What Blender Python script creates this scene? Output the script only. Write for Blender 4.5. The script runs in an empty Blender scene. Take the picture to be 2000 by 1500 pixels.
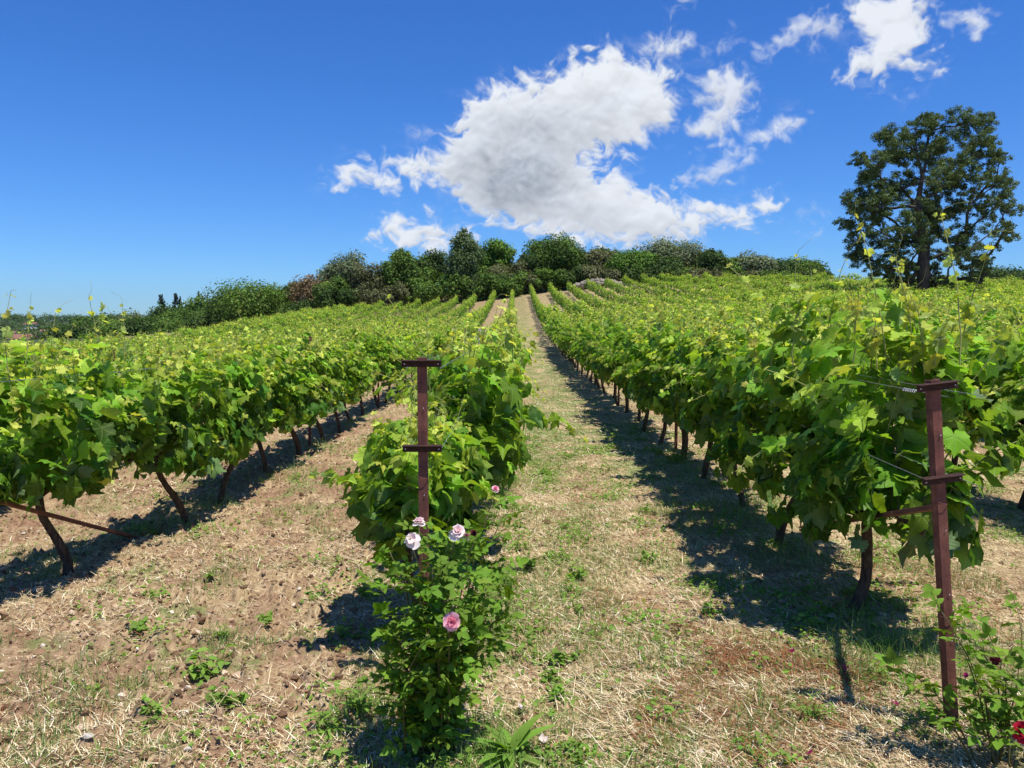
import bpy, math, random
import numpy as np
from mathutils import Vector, Matrix
R = math.radians
SC = bpy.context.scene
COL = SC.collection
rng = np.random.default_rng(7)
random.seed(7)

# ------------------------------------------------------------------ camera, world, sun, exposure
F_PX, PITCH, CAM_H = 1500.0, R(4.5), 1.65
cam_d = bpy.data.cameras.new('camera'); cam = bpy.data.objects.new('camera', cam_d); COL.objects.link(cam)
cam.location = (0, 0, CAM_H); cam.rotation_euler = (R(90) - PITCH, 0, 0)
cam_d.sensor_width = 36; cam_d.lens = 36 * F_PX / 2000; cam_d.clip_start = 0.05; cam_d.clip_end = 30000
SC.camera = cam
SUN_EL, SUN_AZ = R(71), R(132)          # azimuth measured from +Y (view direction) towards +X (right)
SUN_DIR = Vector((math.sin(SUN_AZ) * math.cos(SUN_EL), math.cos(SUN_AZ) * math.cos(SUN_EL), math.sin(SUN_EL)))
SKY_STRENGTH, SUN_STRENGTH, EXPOSURE = 0.125, 4.9, 0.3
SC.view_settings.view_transform = 'Standard'; SC.view_settings.look = 'None'
SC.view_settings.exposure = EXPOSURE; SC.view_settings.gamma = 1.0
SC.cycles.max_bounces = 8; SC.cycles.diffuse_bounces = 3; SC.cycles.glossy_bounces = 2
SC.cycles.transmission_bounces = 5; SC.cycles.transparent_max_bounces = 6; SC.cycles.sample_clamp_indirect = 6
sl = bpy.data.lights.new('sun', 'SUN'); so = bpy.data.objects.new('sun', sl); COL.objects.link(so)
sl.energy = SUN_STRENGTH; sl.angle = R(0.53); sl.color = (1.0, 0.955, 0.88)
so.rotation_euler = SUN_DIR.to_track_quat('Z', 'Y').to_euler(); so.location = (0, 0, 60)

def pix_dir(px, py):
    u, v = (px - 1000) / F_PX, (750 - py) / F_PX
    return Vector((u, math.cos(PITCH) + v * math.sin(PITCH), -math.sin(PITCH) + v * math.cos(PITCH)))

# ---- numpy value noise
def _hash(ix, iy, iz, seed):
    h = (ix * 374761393 + iy * 668265263 + iz * 2147483647 + seed * 1274126177) & 0xffffffff
    h = ((h ^ (h >> 13)) * 1274126177) & 0xffffffff
    h = (h ^ (h >> 16)) & 0xffffffff
    return h.astype(np.float64) / 4294967295.0
def vnoise(x, y, seed=0):
    x = np.asarray(x, float); y = np.asarray(y, float)
    x0 = np.floor(x).astype(np.int64); y0 = np.floor(y).astype(np.int64)
    fx = x - x0; fy = y - y0
    fx = fx * fx * fx * (fx * (fx * 6 - 15) + 10); fy = fy * fy * fy * (fy * (fy * 6 - 15) + 10)
    z = np.zeros_like(x0)
    a = _hash(x0, y0, z, seed); b = _hash(x0 + 1, y0, z, seed)
    c = _hash(x0, y0 + 1, z, seed); d = _hash(x0 + 1, y0 + 1, z, seed)
    return (a * (1 - fx) + b * fx) * (1 - fy) + (c * (1 - fx) + d * fx) * fy
def fbm(x, y, octs=5, seed=0, gain=0.5):
    s = 0; a = 1; t = 0
    x = np.asarray(x, float); y = np.asarray(y, float)
    for o in range(octs):
        s = s + a * vnoise(x + o * 17.3, y - o * 9.1, seed + o); t += a; a *= gain
        x, y = (x * 0.8 - y * 0.6) * 2.03, (x * 0.6 + y * 0.8) * 2.03
    return s / t
def sstep(a, b, x):
    t = np.clip((np.asarray(x, float) - a) / (b - a), 0, 1); return t * t * (3 - 2 * t)

# ---- the sky: Nishita plus cumulus clouds laid out by direction (azimuth, elevation)
CLOUDS = [  # outlines given as sight lines, softness, brightness
 ([(752,318),(800,300),(862,300),(880,262),(905,208),(940,180),(985,155),(1030,165),(1075,140),(1120,120),(1165,106),(1215,98),(1255,128),(1300,150),(1328,205),(1310,250),(1262,275),(1205,292),(1152,305),(1165,335),(1215,338),(1262,372),(1300,372),(1335,402),(1375,398),(1425,408),(1480,398),(1528,388),(1500,412),(1420,440),(1350,466),(1290,488),(1200,484),(1130,474),(1060,462),(985,440),(925,408),(885,372),(850,350),(800,348)], 1.0),
 ([(636,352),(650,330),(690,322),(720,328),(742,340),(778,352),(776,366),(740,364),(700,356),(655,358)], .9),
 ([(698,466),(740,448),(780,428),(830,424),(880,438),(915,450),(910,480),(860,490),(800,482),(745,470)], 1.0),
 ([(1228,100),(1270,78),(1310,72),(1350,74),(1345,100),(1310,124),(1280,124),(1250,112)], .8),
 ([(1345,145),(1400,135),(1440,140),(1472,165),(1470,215),(1440,230),(1425,270),(1390,284),(1345,268),(1350,240),(1375,210),(1362,170)], .82),
 ([(1340,340),(1390,318),(1440,300),(1472,288),(1468,310),(1430,340),(1390,362),(1350,362)], .6),
 ([(1488,262),(1510,240),(1545,224),(1578,230),(1572,246),(1530,258),(1500,272)], .85),
 ([(1480,100),(1520,76),(1570,45),(1620,28),(1650,45),(1630,75),(1580,85),(1530,86),(1490,106)], .62),
 ([(1660,10),(1690,-15),(1780,-20),(1820,5),(1812,45),(1790,90),(1800,118),(1835,125),(1830,138),(1790,138),(1770,120),(1740,140),(1700,156),(1655,150),(1665,110),(1700,98),(1690,60),(1665,40)], .95),
 ([(1850,48),(1890,28),(1950,28),(1945,45),(1915,60),(1900,76),(1880,60)], .75),
 ([(1572,414),(1592,410),(1602,420),(1590,430),(1575,428)], .5),
 ([(1580,455),(1600,458),(1596,466)], .5), ([(1755,188),(1785,176),(1790,184),(1765,192)], .35),
 ([(1310,5),(1340,0),(1340,14),(1315,18)], .4), ([(762,285),(800,262),(830,262),(835,270),(790,282)], .28),
 ([(1380,90),(1410,78),(1430,64),(1425,78),(1395,108),(1378,112)], .3),
 ([(2120,300),(2200,240),(2330,230),(2420,300),(2360,340),(2220,345)], .9), ([(-500,420),(-380,380),(-250,400),(-230,430),(-420,440)], .8)]
def make_cloud_image():
    W, H = 2500, 860
    az0, az1, el0, el1 = R(-60), R(60), R(-1), R(40)
    az = np.linspace(az0, az1, W); el = np.linspace(el0, el1, H)
    A, E = np.meshgrid(az, el)
    k = 180 / math.pi
    x, y = A * k, E * k                     # degrees
    def blur(a, n):
        for ax in (0, 1):
            for _ in range(2):
                c = np.cumsum(np.pad(a, [(n + 1, n) if q == ax else (0, 0) for q in (0, 1)], mode='edge'), ax)
                a = (np.take(c, np.arange(2 * n + 1, c.shape[ax]), ax) - np.take(c, np.arange(0, c.shape[ax] - 2 * n - 1), ax)) / (2 * n + 1)
        return a
    wx = (fbm(x * .8, y * .8, 4, 11) - .5) * 1.2; wy = (fbm(x * .8, y * .8, 4, 31) - .5) * 1.0
    X, Y = x + wx, y + wy
    dens = np.zeros_like(x); hgt = np.zeros_like(x)
    sw = (fbm(x * .5, y * .5, 3, 91) - .5) * 3
    detail = fbm(x * 1.15 + sw, y * 1.45 - sw, 7, 51, .58)
    puff = 1 - np.abs(fbm(X * .8, Y * .95, 5, 61, .5) * 2 - 1) * 2.2
    veil = fbm(x * .9 + sw, y * 1.3, 6, 131, .6)
    for pts, q in CLOUDS:
        P = []
        for px, py in pts:
            d = pix_dir(px, py).normalized(); P.append((math.atan2(d.x, d.y) * k, math.asin(d.z) * k))
        P = np.array(P); lo = P.min(0) - 3; hi = P.max(0) + 3
        i0, i1 = np.searchsorted(az * k, [lo[0], hi[0]]); j0, j1 = np.searchsorted(el * k, [lo[1], hi[1]])
        if i1 <= i0 or j1 <= j0: continue
        xs, ys = X[j0:j1, i0:i1], Y[j0:j1, i0:i1]
        dmin = np.full(xs.shape, 1e9); ins = np.zeros(xs.shape, bool)
        for a, b in zip(P, np.roll(P, -1, 0)):
            e = b - a; t = np.clip(((xs - a[0]) * e[0] + (ys - a[1]) * e[1]) / (e @ e + 1e-9), 0, 1)
            dmin = np.minimum(dmin, np.hypot(xs - a[0] - t * e[0], ys - a[1] - t * e[1]))
            c = ((a[1] > ys) != (b[1] > ys)) & (xs < (b[0] - a[0]) * (ys - a[1]) / (b[1] - a[1] + 1e-12) + a[0]); ins ^= c
        sd = np.where(ins, dmin, -dmin)
        dt = detail[j0:j1, i0:i1]
        if q > .85: dn = sstep(-.55, .85, sd + (dt - .5) * 3.0)
        else: dn = sstep(-.45, 1.1, sd + (dt - .5) * 2.5)
        wisp = sstep(-1.6, .4, sd) * sstep(.54, .80, veil[j0:j1, i0:i1]) * .20
        dn = np.maximum(dn * q ** .7, wisp * q)
        dens[j0:j1, i0:i1] = np.maximum(dens[j0:j1, i0:i1], dn)
        hgt[j0:j1, i0:i1] = np.maximum(hgt[j0:j1, i0:i1], np.minimum(np.maximum(sd, 0), 2.2) * .5 * q)
    h = blur(hgt, 5) + blur(puff, 3) * .30 + blur(detail, 2) * 1.0 + dens * .5
    gy, gx = np.gradient(h, (el[1] - el[0]) * k, (az[1] - az[0]) * k)
    li = np.tanh((-gx * -.15 - gy * .9) * .55)            # faces turned up catch the light
    big = blur(detail, 9)
    br = .965 + li * .095 + (big - .5) * .35
    def blob(px, py, rx, ry):
        d = pix_dir(px, py).normalized(); cx, cy = math.atan2(d.x, d.y) * k, math.asin(d.z) * k
        return np.exp(-(((X - cx) / rx) ** 2 + ((Y - cy) / ry) ** 2))
    g = blob(965, 335, 3.0, 2.4) * .26 + blob(1070, 345, 2.6, 2.4) * .22 + blob(1060, 245, 5.2, 1.4) * .13 + blob(1000, 390, 2.6, 1.1) * .16 + blob(1170, 432, 4, 1.0) * .10 + blob(1200, 190, 3, 1.2) * .06 + blob(1290, 470, 2, .6) * .08
    g = g * .85 * (.45 + 1.3 * detail) * (1 - .5 * np.clip(blur(puff, 4), 0, 1) * .6)
    br = np.clip(br - g, .40, 1.0)
    px = np.zeros((H, W, 4), np.float32); px[..., 0] = dens; px[..., 1] = br; px[..., 2] = g; px[..., 3] = 1
    im = bpy.data.images.new('cumulus', W, H, float_buffer=True, is_data=True)
    im.pixels.foreach_set(px.ravel()); im.update(); im.pack()
    return im, (az0, az1, el0, el1)
def build_world():
    w = bpy.data.worlds.new('World'); SC.world = w; w.use_nodes = True
    nt = w.node_tree; N = nt.nodes; L = nt.links; N.clear()
    out = N.new('ShaderNodeOutputWorld'); bg = N.new('ShaderNodeBackground')
    sky = N.new('ShaderNodeTexSky'); sky.sky_type = 'NISHITA'; sky.sun_disc = False
    sky.sun_elevation = SUN_EL; sky.sun_rotation = SUN_AZ; sky.altitude = 100; sky.air_density = 1.0; sky.dust_density = .1; sky.ozone_density = 3.0
    hs = N.new('ShaderNodeHueSaturation'); hs.inputs['Saturation'].default_value = 1.22; hs.inputs['Value'].default_value = 1.0
    L.new(sky.outputs[0], hs.inputs['Color'])
    gain = N.new('ShaderNodeMix'); gain.data_type = 'RGBA'; gain.blend_type = 'MULTIPLY'; gain.inputs[0].default_value = 1
    L.new(hs.outputs[0], gain.inputs[6]); gain.inputs[7].default_value = (.335, .60, .98, 1)   # deep Mediterranean blue
    bg.inputs['Strength'].default_value = SKY_STRENGTH
    tc = N.new('ShaderNodeTexCoord'); sp = N.new('ShaderNodeSeparateXYZ'); L.new(tc.outputs['Generated'], sp.inputs[0])
    def m(op, a, b=None):
        n = N.new('ShaderNodeMath'); n.operation = op
        for i, v in enumerate((a, b)):
            if v is None: continue
            if isinstance(v, (int, float)): n.inputs[i].default_value = v
            else: L.new(v, n.inputs[i])
        return n.outputs[0]
    im, (az0, az1, el0, el1) = make_cloud_image()
    az = m('ARCTAN2', sp.outputs[0], sp.outputs[1]); el = m('ARCSINE', sp.outputs[2])
    u = m('DIVIDE', m('SUBTRACT', az, az0), az1 - az0); v = m('DIVIDE', m('SUBTRACT', el, el0), el1 - el0)
    cb = N.new('ShaderNodeCombineXYZ'); L.new(u, cb.inputs[0]); L.new(v, cb.inputs[1])
    it = N.new('ShaderNodeTexImage'); it.image = im; it.extension = 'CLIP'; it.interpolation = 'Cubic'; L.new(cb.outputs[0], it.inputs[0])
    sc = N.new('ShaderNodeSeparateColor'); L.new(it.outputs[0], sc.inputs[0])
    col = N.new('ShaderNodeMix'); col.data_type = 'RGBA'
    col.inputs[6].default_value = (.95, .99, 1.05, 1); col.inputs[7].default_value = (.72, .88, 1.12, 1)
    L.new(m('MULTIPLY', sc.outputs[2], 1.6), col.inputs[0])
    br = m('MULTIPLY', m('POWER', sc.outputs[1], 1.8), .74 / SKY_STRENGTH)
    vm = N.new('ShaderNodeVectorMath'); vm.operation = 'SCALE'; L.new(col.outputs[2], vm.inputs[0]); L.new(br, vm.inputs[3])
    mx = N.new('ShaderNodeMix'); mx.data_type = 'RGBA'; L.new(sc.outputs[0], mx.inputs[0]); L.new(gain.outputs[2], mx.inputs[6]); L.new(vm.outputs[0], mx.inputs[7])
    L.new(mx.outputs[2], bg.inputs[0]); L.new(bg.outputs[0], out.inputs[0])
    w.cycles.sampling_method = 'MANUAL'; w.cycles.sample_map_resolution = 512
build_world()

# ------------------------------------------------------------------ the lie of the land
def G0(x, y):
    x = np.asarray(x, float); y = np.asarray(y, float)
    yc = np.clip(y, 0, 105)
    z = 4.7 * np.clip((yc - 15) / 85, 0, 2) ** 1.85
    z = z + 2.3 * np.tanh(x / 18) * yc / 100
    z = z - .085 * np.clip(-x - 20, 0, 45) * yc / 100
    z = z - .62 * (1 - np.exp(-np.maximum(0, -x - 2.2) / 9)) * sstep(2, 6, y) * (1 - sstep(40, 80, y))
    z = z + 2.6 * sstep(101, 122, y) * sstep(-34, -8, x) * (1 - sstep(34, 50, x))
    far = sstep(105, 260, y)
    z = z - far * 16 * sstep(10, 60, x)                       # beyond the crest on the right the land drops
    z = z - 14 * sstep(60, 420, -x + .25 * np.maximum(y - 100, 0) - 10) * sstep(60, 200, y)
    r = np.hypot(x, y)
    wl = sstep(-150, 150, -x)
    z = z + (1 - wl) * (-12 * sstep(300, 900, r) + 22 * sstep(1100, 2400, r)) + wl * (21 * sstep(330, 1250, r) - 60 * sstep(1350, 2600, r) + 42 * sstep(3000, 5000, r))
    return z
def G(x, y):
    x = np.asarray(x, float); y = np.asarray(y, float); r = np.hypot(x, y)
    z = G0(x, y)
    z = z + (fbm(x * .8, y * .8, 3, 3) - .5) * .10 * sstep(2, 6, r)
    z = z + (fbm(x * 4, y * 4, 3, 5) - .5) * .045 * (1 - sstep(30, 60, r))
    z = z + np.maximum(0, fbm(x * 9 + 5, y * 9, 3, 19) - .52) * .22 * (1 - sstep(12, 25, r)) * (.25 + .75 * sstep(.2, 1.2, -x))
    z = z + (fbm(x * 17, y * 17, 3, 9) - .5) * (.028 + .024 * sstep(0, 1, -x)) * (1 - sstep(12, 25, r))
    return z
def gz(x, y): return float(G(x, y))
def ground_at(px, py):
    d = pix_dir(px, py); t = 1.0; c = Vector((0, 0, CAM_H))
    prev = 0
    while t < 400:
        p = c + d * t
        if p.z < gz(p.x, p.y): break
        prev = t; t += .02 + t * .01
    for _ in range(12):
        mt = (prev + t) / 2; p = c + d * mt
        if p.z < gz(p.x, p.y): t = mt
        else: prev = mt
    return c + d * t
def at(px, py, Y):
    d = pix_dir(px, py); return Vector((0, 0, CAM_H)) + d * (Y / d.y)
def project(x, y, z):
    dx, dy, dz = x, y, z - CAM_H
    f = dy * math.cos(PITCH) - dz * math.sin(PITCH); u = dy * math.sin(PITCH) + dz * math.cos(PITCH)
    return 1000 + F_PX * dx / f, 750 - F_PX * u / f

# ------------------------------------------------------------------ mesh helpers
class MB:
    def __init__(s): s.v = []; s.f = {}; s.c = []; s.u = []; s.n = 0; s.mi = {}
    def add(s, verts, faces, col=(0, 0, 0, 1), uv=None, mat=0):
        verts = np.asarray(verts, float); k = len(verts)
        s.v.append(verts)
        c = np.asarray(col, float); c = np.broadcast_to(c, (k, 4)) if c.ndim == 1 else c
        s.c.append(c); s.u.append(np.zeros((k, 3)) if uv is None else np.asarray(uv, float))
        groups = {}
        if isinstance(faces, np.ndarray): groups[faces.shape[1]] = faces
        else:
            for f in faces: groups.setdefault(len(f), []).append(f)
        for n, fs in groups.items():
            fs = np.asarray(fs, np.int64) + s.n
            s.f.setdefault(n, []).append(fs); s.mi.setdefault(n, []).append(np.full(len(fs), mat))
        s.n += k; return s
    def mesh(s, name, mats, smooth=True):
        V = np.concatenate(s.v); me = bpy.data.meshes.new(name)
        me.vertices.add(len(V)); me.vertices.foreach_set('co', V.astype(np.float32).ravel())
        starts = []; idx = []; mis = []; off = 0
        for n in s.f:
            F = np.concatenate(s.f[n]); idx.append(F.ravel()); starts.append(off + np.arange(len(F)) * n); off += F.size
            mis.append(np.concatenate(s.mi[n]))
        idx = np.concatenate(idx); starts = np.concatenate(starts); mis = np.concatenate(mis)
        me.loops.add(len(idx)); me.loops.foreach_set('vertex_index', idx.astype(np.int32))
        me.polygons.add(len(starts)); me.polygons.foreach_set('loop_start', starts.astype(np.int32))
        me.polygons.foreach_set('material_index', mis.astype(np.int32))
        me.polygons.foreach_set('use_smooth', np.full(len(starts), smooth))
        a = me.attributes.new('col', 'FLOAT_COLOR', 'POINT'); a.data.foreach_set('color', np.concatenate(s.c).astype(np.float32).ravel())
        a = me.attributes.new('luv', 'FLOAT_VECTOR', 'POINT'); a.data.foreach_set('vector', np.concatenate(s.u).astype(np.float32).ravel())
        for m in (mats if isinstance(mats, (list, tuple)) else [mats]): me.materials.append(m)
        me.update(calc_edges=True)
        return me
    def build(s, name, mats, parent=None, smooth=True, loc=None):
        o = bpy.data.objects.new(name, s.mesh(name, mats, smooth)); COL.objects.link(o)
        if parent: o.parent = parent
        if loc is not None: o.location = loc
        return o
def tag(o, label=None, cat=None, group=None, kind=None):
    if label: o['label'] = label
    if cat: o['category'] = cat
    if group: o['group'] = group
    if kind: o['kind'] = kind
    return o
def empty(name, loc, label, cat, group=None, rz=0):
    o = bpy.data.objects.new(name, None); COL.objects.link(o); o.location = loc; o.rotation_euler = (0, 0, rz)
    o.empty_display_size = .1
    return tag(o, label, cat, group)
def unit(a): return a / (np.linalg.norm(a, axis=-1, keepdims=True) + 1e-9)
def rot_frames(nrm, tip):
    """columns: across, along (tip), normal"""
    n = unit(nrm); t = tip - (tip * n).sum(-1, keepdims=True) * n; t = unit(t); a = np.cross(t, n)
    return np.stack([a, t, n], axis=-1)
def scatter(mb, tv, tf, pos, M, size, col, uv=None, mat=0):
    """copies of a template (tv, tf) at pos with frames M, sizes and colours"""
    n, k = len(pos), len(tv)
    size = np.broadcast_to(np.asarray(size, float).reshape(n, -1), (n, 3))
    V = np.einsum('nij,nkj->nki', M, tv[None] * size[:, None, :]) + pos[:, None, :]
    for fs in ([tf] if isinstance(tf, np.ndarray) else tf):
        pass
    base = (np.arange(n) * k)[:, None, None]
    tfl = [tf] if isinstance(tf, np.ndarray) else tf
    C = np.repeat(col, k, axis=0)
    U = None if uv is None else np.tile(uv, (n, 1))
    mb.v.append(V.reshape(-1, 3)); mb.c.append(C); mb.u.append(np.zeros((n * k, 3)) if U is None else U)
    for f in tfl:
        F = (f[None] + base).reshape(-1, f.shape[1]) + mb.n
        mb.f.setdefault(f.shape[1], []).append(F); mb.mi.setdefault(f.shape[1], []).append(np.full(len(F), mat))
    mb.n += n * k
def tube(mb, pts, rad, sides=6, col=(0, 0, 0, 1), rough=0, mat=0, cap=True, seed=0):
    pts = np.asarray(pts, float); n = len(pts); rad = np.broadcast_to(np.asarray(rad, float), (n,))
    t = unit(np.gradient(pts, axis=0)); ref = np.array([0, 0, 1.]) if abs(t[0, 2]) < .9 else np.array([0, 1., 0])
    a = unit(np.cross(t, ref)); 
    for i in range(1, n):
        v = a[i - 1] - t[i] * (a[i - 1] @ t[i]); a[i] = v / (np.linalg.norm(v) + 1e-9)
    b = np.cross(t, a)
    th = np.arange(sides) / sides * 2 * math.pi
    rr = rad[:, None] * np.ones((1, sides))
    if rough:
        rg = np.random.default_rng(seed); ridge = rg.normal(0, rough, sides)
        rr = rr * (1 + ridge[None] * .7 + rg.normal(0, rough, (n, sides)) * .7)
    V = pts[:, None] + rr[..., None] * (np.cos(th)[None, :, None] * a[:, None] + np.sin(th)[None, :, None] * b[:, None])
    V = V.reshape(-1, 3)
    i = np.arange(n - 1)[:, None] * sides; j = np.arange(sides)[None]; j2 = (j + 1) % sides
    F = np.stack([i + j, i + j2, i + sides + j2, i + sides + j], -1).reshape(-1, 4)
    uv = np.zeros((len(V), 3)); uv[:, 0] = np.tile(np.arange(sides) / sides, n); uv[:, 1] = np.repeat(np.arange(n), sides)
    mb.add(V, F, col, uv, mat)
    if cap:
        k = mb.n - len(V)
        mb.v.append(pts[[0, -1]]); mb.c.append(np.tile(np.asarray(col, float).reshape(1, 4), (2, 1))); mb.u.append(np.zeros((2, 3)))
        c0, c1 = mb.n, mb.n + 1; mb.n += 2
        T = [[c0, k + (q + 1) % sides, k + q] for q in range(sides)] + [[c1, k + (n - 1) * sides + q, k + (n - 1) * sides + (q + 1) % sides] for q in range(sides)]
        mb.f.setdefault(3, []).append(np.array(T)); mb.mi.setdefault(3, []).append(np.full(len(T), mat))
def box(mb, lo, hi, M=None, col=(0, 0, 0, 1), mat=0, bev=0.0):
    lo = np.array(lo, float); hi = np.array(hi, float)
    if bev <= 0:
        V = np.array([[x, y, z] for z in (lo[2], hi[2]) for y in (lo[1], hi[1]) for x in (lo[0], hi[0])])
        Fc = np.array([[0, 2, 3, 1], [4, 5, 7, 6], [0, 1, 5, 4], [2, 6, 7, 3], [0, 4, 6, 2], [1, 3, 7, 5]])
        V = V if M is None else V @ M[:3, :3].T + M[:3, 3]
        mb.add(V, Fc, col, None, mat); return
    # chamfered box through bmesh
    import bmesh
    bm = bmesh.new(); bmesh.ops.create_cube(bm, size=1)
    for v in bm.verts: v.co = Vector([(lo[i] + hi[i]) / 2 + v.co[i] * (hi[i] - lo[i]) for i in range(3)])
    bmesh.ops.bevel(bm, geom=bm.edges[:], offset=bev, segments=1, affect='EDGES')
    V = np.array([v.co[:] for v in bm.verts]); Fc = [[v.index for v in f.verts] for f in bm.faces]; bm.free()
    V = V if M is None else V @ M[:3, :3].T + M[:3, 3]
    mb.add(V, Fc, col, None, mat)

# ------------------------------------------------------------------ materials
def mat(name):
    m = bpy.data.materials.new(name); m.use_nodes = True; nt = m.node_tree; nt.nodes.clear()
    return m, nt, nt.nodes, nt.links
class NB:
    def __init__(s, nt): s.N = nt.nodes; s.L = nt.links
    def put(s, i, v):
        if v is None: return
        if hasattr(v, 'links') or hasattr(v, 'is_linked') and not isinstance(v, (int, float, tuple)): s.L.new(v, i)
        else: i.default_value = v
    def m(s, op, a, b=None, c=None, clamp=False):
        n = s.N.new('ShaderNodeMath'); n.operation = op; n.use_clamp = clamp
        for i, v in enumerate((a, b, c)): s.put(n.inputs[i], v)
        return n.outputs[0]
    def noise(s, scale, vec=None, detail=4, rough=.55, dist=0):
        n = s.N.new('ShaderNodeTexNoise'); n.inputs['Scale'].default_value = scale; n.inputs['Detail'].default_value = detail
        n.inputs['Roughness'].default_value = rough; n.inputs['Distortion'].default_value = dist
        if vec is not None: s.L.new(vec, n.inputs['Vector'])
        return n.outputs[0]
    def mix(s, f, a, b, mode='MIX'):
        n = s.N.new('ShaderNodeMix'); n.data_type = 'RGBA'; n.blend_type = mode
        for i, v in ((0, f), (6, a), (7, b)):
            if isinstance(v, tuple) and len(v) == 3: v = (*v, 1)
            s.put(n.inputs[i], v)
        return n.outputs[2]
    def ramp(s, f, stops, interp='LINEAR'):
        n = s.N.new('ShaderNodeValToRGB'); s.put(n.inputs[0], f); e = n.color_ramp.elements; n.color_ramp.interpolation = interp
        while len(e) < len(stops): e.new(.5)
        for i, (p, c) in enumerate(stops): e[i].position = p; e[i].color = (*c, 1) if len(c) == 3 else c
        return n.outputs[0]
    def smooth(s, x, a, b):
        n = s.N.new('ShaderNodeMapRange'); n.interpolation_type = 'SMOOTHSTEP'; s.put(n.inputs[0], x)
        n.inputs[1].default_value = a; n.inputs[2].default_value = b; return n.outputs[0]
    def bump(s, h, strength, dist=.01):
        n = s.N.new('ShaderNodeBump'); n.inputs['Strength'].default_value = strength; n.inputs['Distance'].default_value = dist; s.put(n.inputs['Height'], h)
        return n.outputs[0]
    def attr(s, name):
        n = s.N.new('ShaderNodeAttribute'); n.attribute_name = name; return n
    def coord(s): return s.N.new('ShaderNodeTexCoord').outputs['Object']
    def pos(s): return s.N.new('ShaderNodeNewGeometry').outputs['Position']
    def prin(s, color, rough=.6, spec=.3, normal=None, metal=0):
        n = s.N.new('ShaderNodeBsdfPrincipled')
        if isinstance(color, tuple): color = (*color, 1)
        s.put(n.inputs['Base Color'], color); s.put(n.inputs['Roughness'], rough); n.inputs['Specular IOR Level'].default_value = spec; s.put(n.inputs['Metallic'], metal)
        if normal is not None: s.L.new(normal, n.inputs['Normal'])
        return n.outputs[0]
    def out(s, sh):
        o = s.N.new('ShaderNodeOutputMaterial'); s.L.new(sh, o.inputs[0])

def leaf_material(name, dark, mid, young, trans=.4, under=(.28, .38, .2), veins=True, rough=.5, spec=.16, tcol=1.75):
    m, nt, N, L = mat(name); b = NB(nt)
    a = b.attr('col'); sc = N.new('ShaderNodeSeparateColor'); L.new(a.outputs[0], sc.inputs[0])
    age, rnd = sc.outputs[0], sc.outputs[1]
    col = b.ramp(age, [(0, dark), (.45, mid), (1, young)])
    hv = N.new('ShaderNodeHueSaturation'); L.new(col, hv.inputs['Color'])
    L.new(b.m('ADD', b.m('MULTIPLY', rnd, .035), .482), hv.inputs['Hue']); L.new(b.m('ADD', b.m('MULTIPLY', rnd, .75), .62), hv.inputs['Value'])
    col = hv.outputs[0]; normal = None
    if veins:
        uv = b.attr('luv'); su = N.new('ShaderNodeSeparateXYZ'); L.new(uv.outputs['Vector'], su.inputs[0])
        u = b.m('ABSOLUTE', su.outputs[0]); v = su.outputs[1]; dmin = u
        for ang in (60, 118):
            c, s_ = math.cos(R(ang)), math.sin(R(ang))
            perp = b.m('ABSOLUTE', b.m('SUBTRACT', b.m('MULTIPLY', u, c), b.m('MULTIPLY', v, s_)))
            dmin = b.m('MINIMUM', dmin, perp)
        vein = b.m('SUBTRACT', 1, b.smooth(dmin, .005, .035))
        sec = b.m('ABSOLUTE', b.m('SINE', b.m('ADD', b.m('MULTIPLY', u, 34), b.m('MULTIPLY', v, -26))))
        sec = b.m('MULTIPLY', b.m('SUBTRACT', 1, b.smooth(sec, .0, .3)), .35)
        vv = b.m('MAXIMUM', vein, sec)
        col = b.mix(b.m('MULTIPLY', vv, .30), col, (.30, .38, .12))
        nz = b.noise(55, b.coord(), 2)
        normal = b.bump(b.m('ADD', b.m('MULTIPLY', vv, -.6), nz), .55, .004)
    g = N.new('ShaderNodeNewGeometry')
    blot = b.smooth(b.noise(9, b.coord(), 3), .35, .75)
    col = b.mix(b.m('MULTIPLY', blot, .25), col, b.mix(.5, col, (.03, .07, .012)))
    colb = b.mix(g.outputs['Backfacing'], col, b.mix(.5, col, (*under,)))
    p = b.prin(colb, rough, spec, normal)
    t = N.new('ShaderNodeBsdfTranslucent')
    tc = b.mix(1.0, col, (tcol, tcol * .95, tcol * .35), 'MULTIPLY')
    L.new(tc, t.inputs[0])
    mx = N.new('ShaderNodeMixShader'); mx.inputs[0].default_value = trans; L.new(p, mx.inputs[1]); L.new(t.outputs[0], mx.inputs[2])
    b.out(mx.outputs[0]); return m
M = {}
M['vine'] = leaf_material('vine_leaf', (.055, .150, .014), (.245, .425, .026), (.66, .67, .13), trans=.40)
M['rose_leaf'] = leaf_material('rose_leaf', (.06, .145, .008), (.15, .28, .014), (.34, .40, .04), trans=.32, veins=False, rough=.6, spec=.1, under=(.17, .28, .05))
M['grass'] = leaf_material('grass_blade', (.07, .145, .03), (.14, .25, .045), (.34, .40, .12), trans=.3, veins=False, rough=.6, spec=.2)
M['weed'] = leaf_material('weed_leaf', (.08, .17, .02), (.17, .31, .03), (.32, .42, .06), trans=.3, veins=False, rough=.6, spec=.12, under=(.2, .32, .07))
def straw_mat():
    m, nt, N, L = mat('straw'); b = NB(nt); a = b.attr('col'); sc = N.new('ShaderNodeSeparateColor'); L.new(a.outputs[0], sc.inputs[0])
    col = b.ramp(sc.outputs[0], [(0, (.24, .075, .025)), (.22, (.28, .17, .08)), (.55, (.54, .415, .22)), (.8, (.78, .65, .40)), (1, (.88, .80, .58))])
    b.out(b.prin(col, .75, .2)); return m
M['straw'] = straw_mat()
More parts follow.
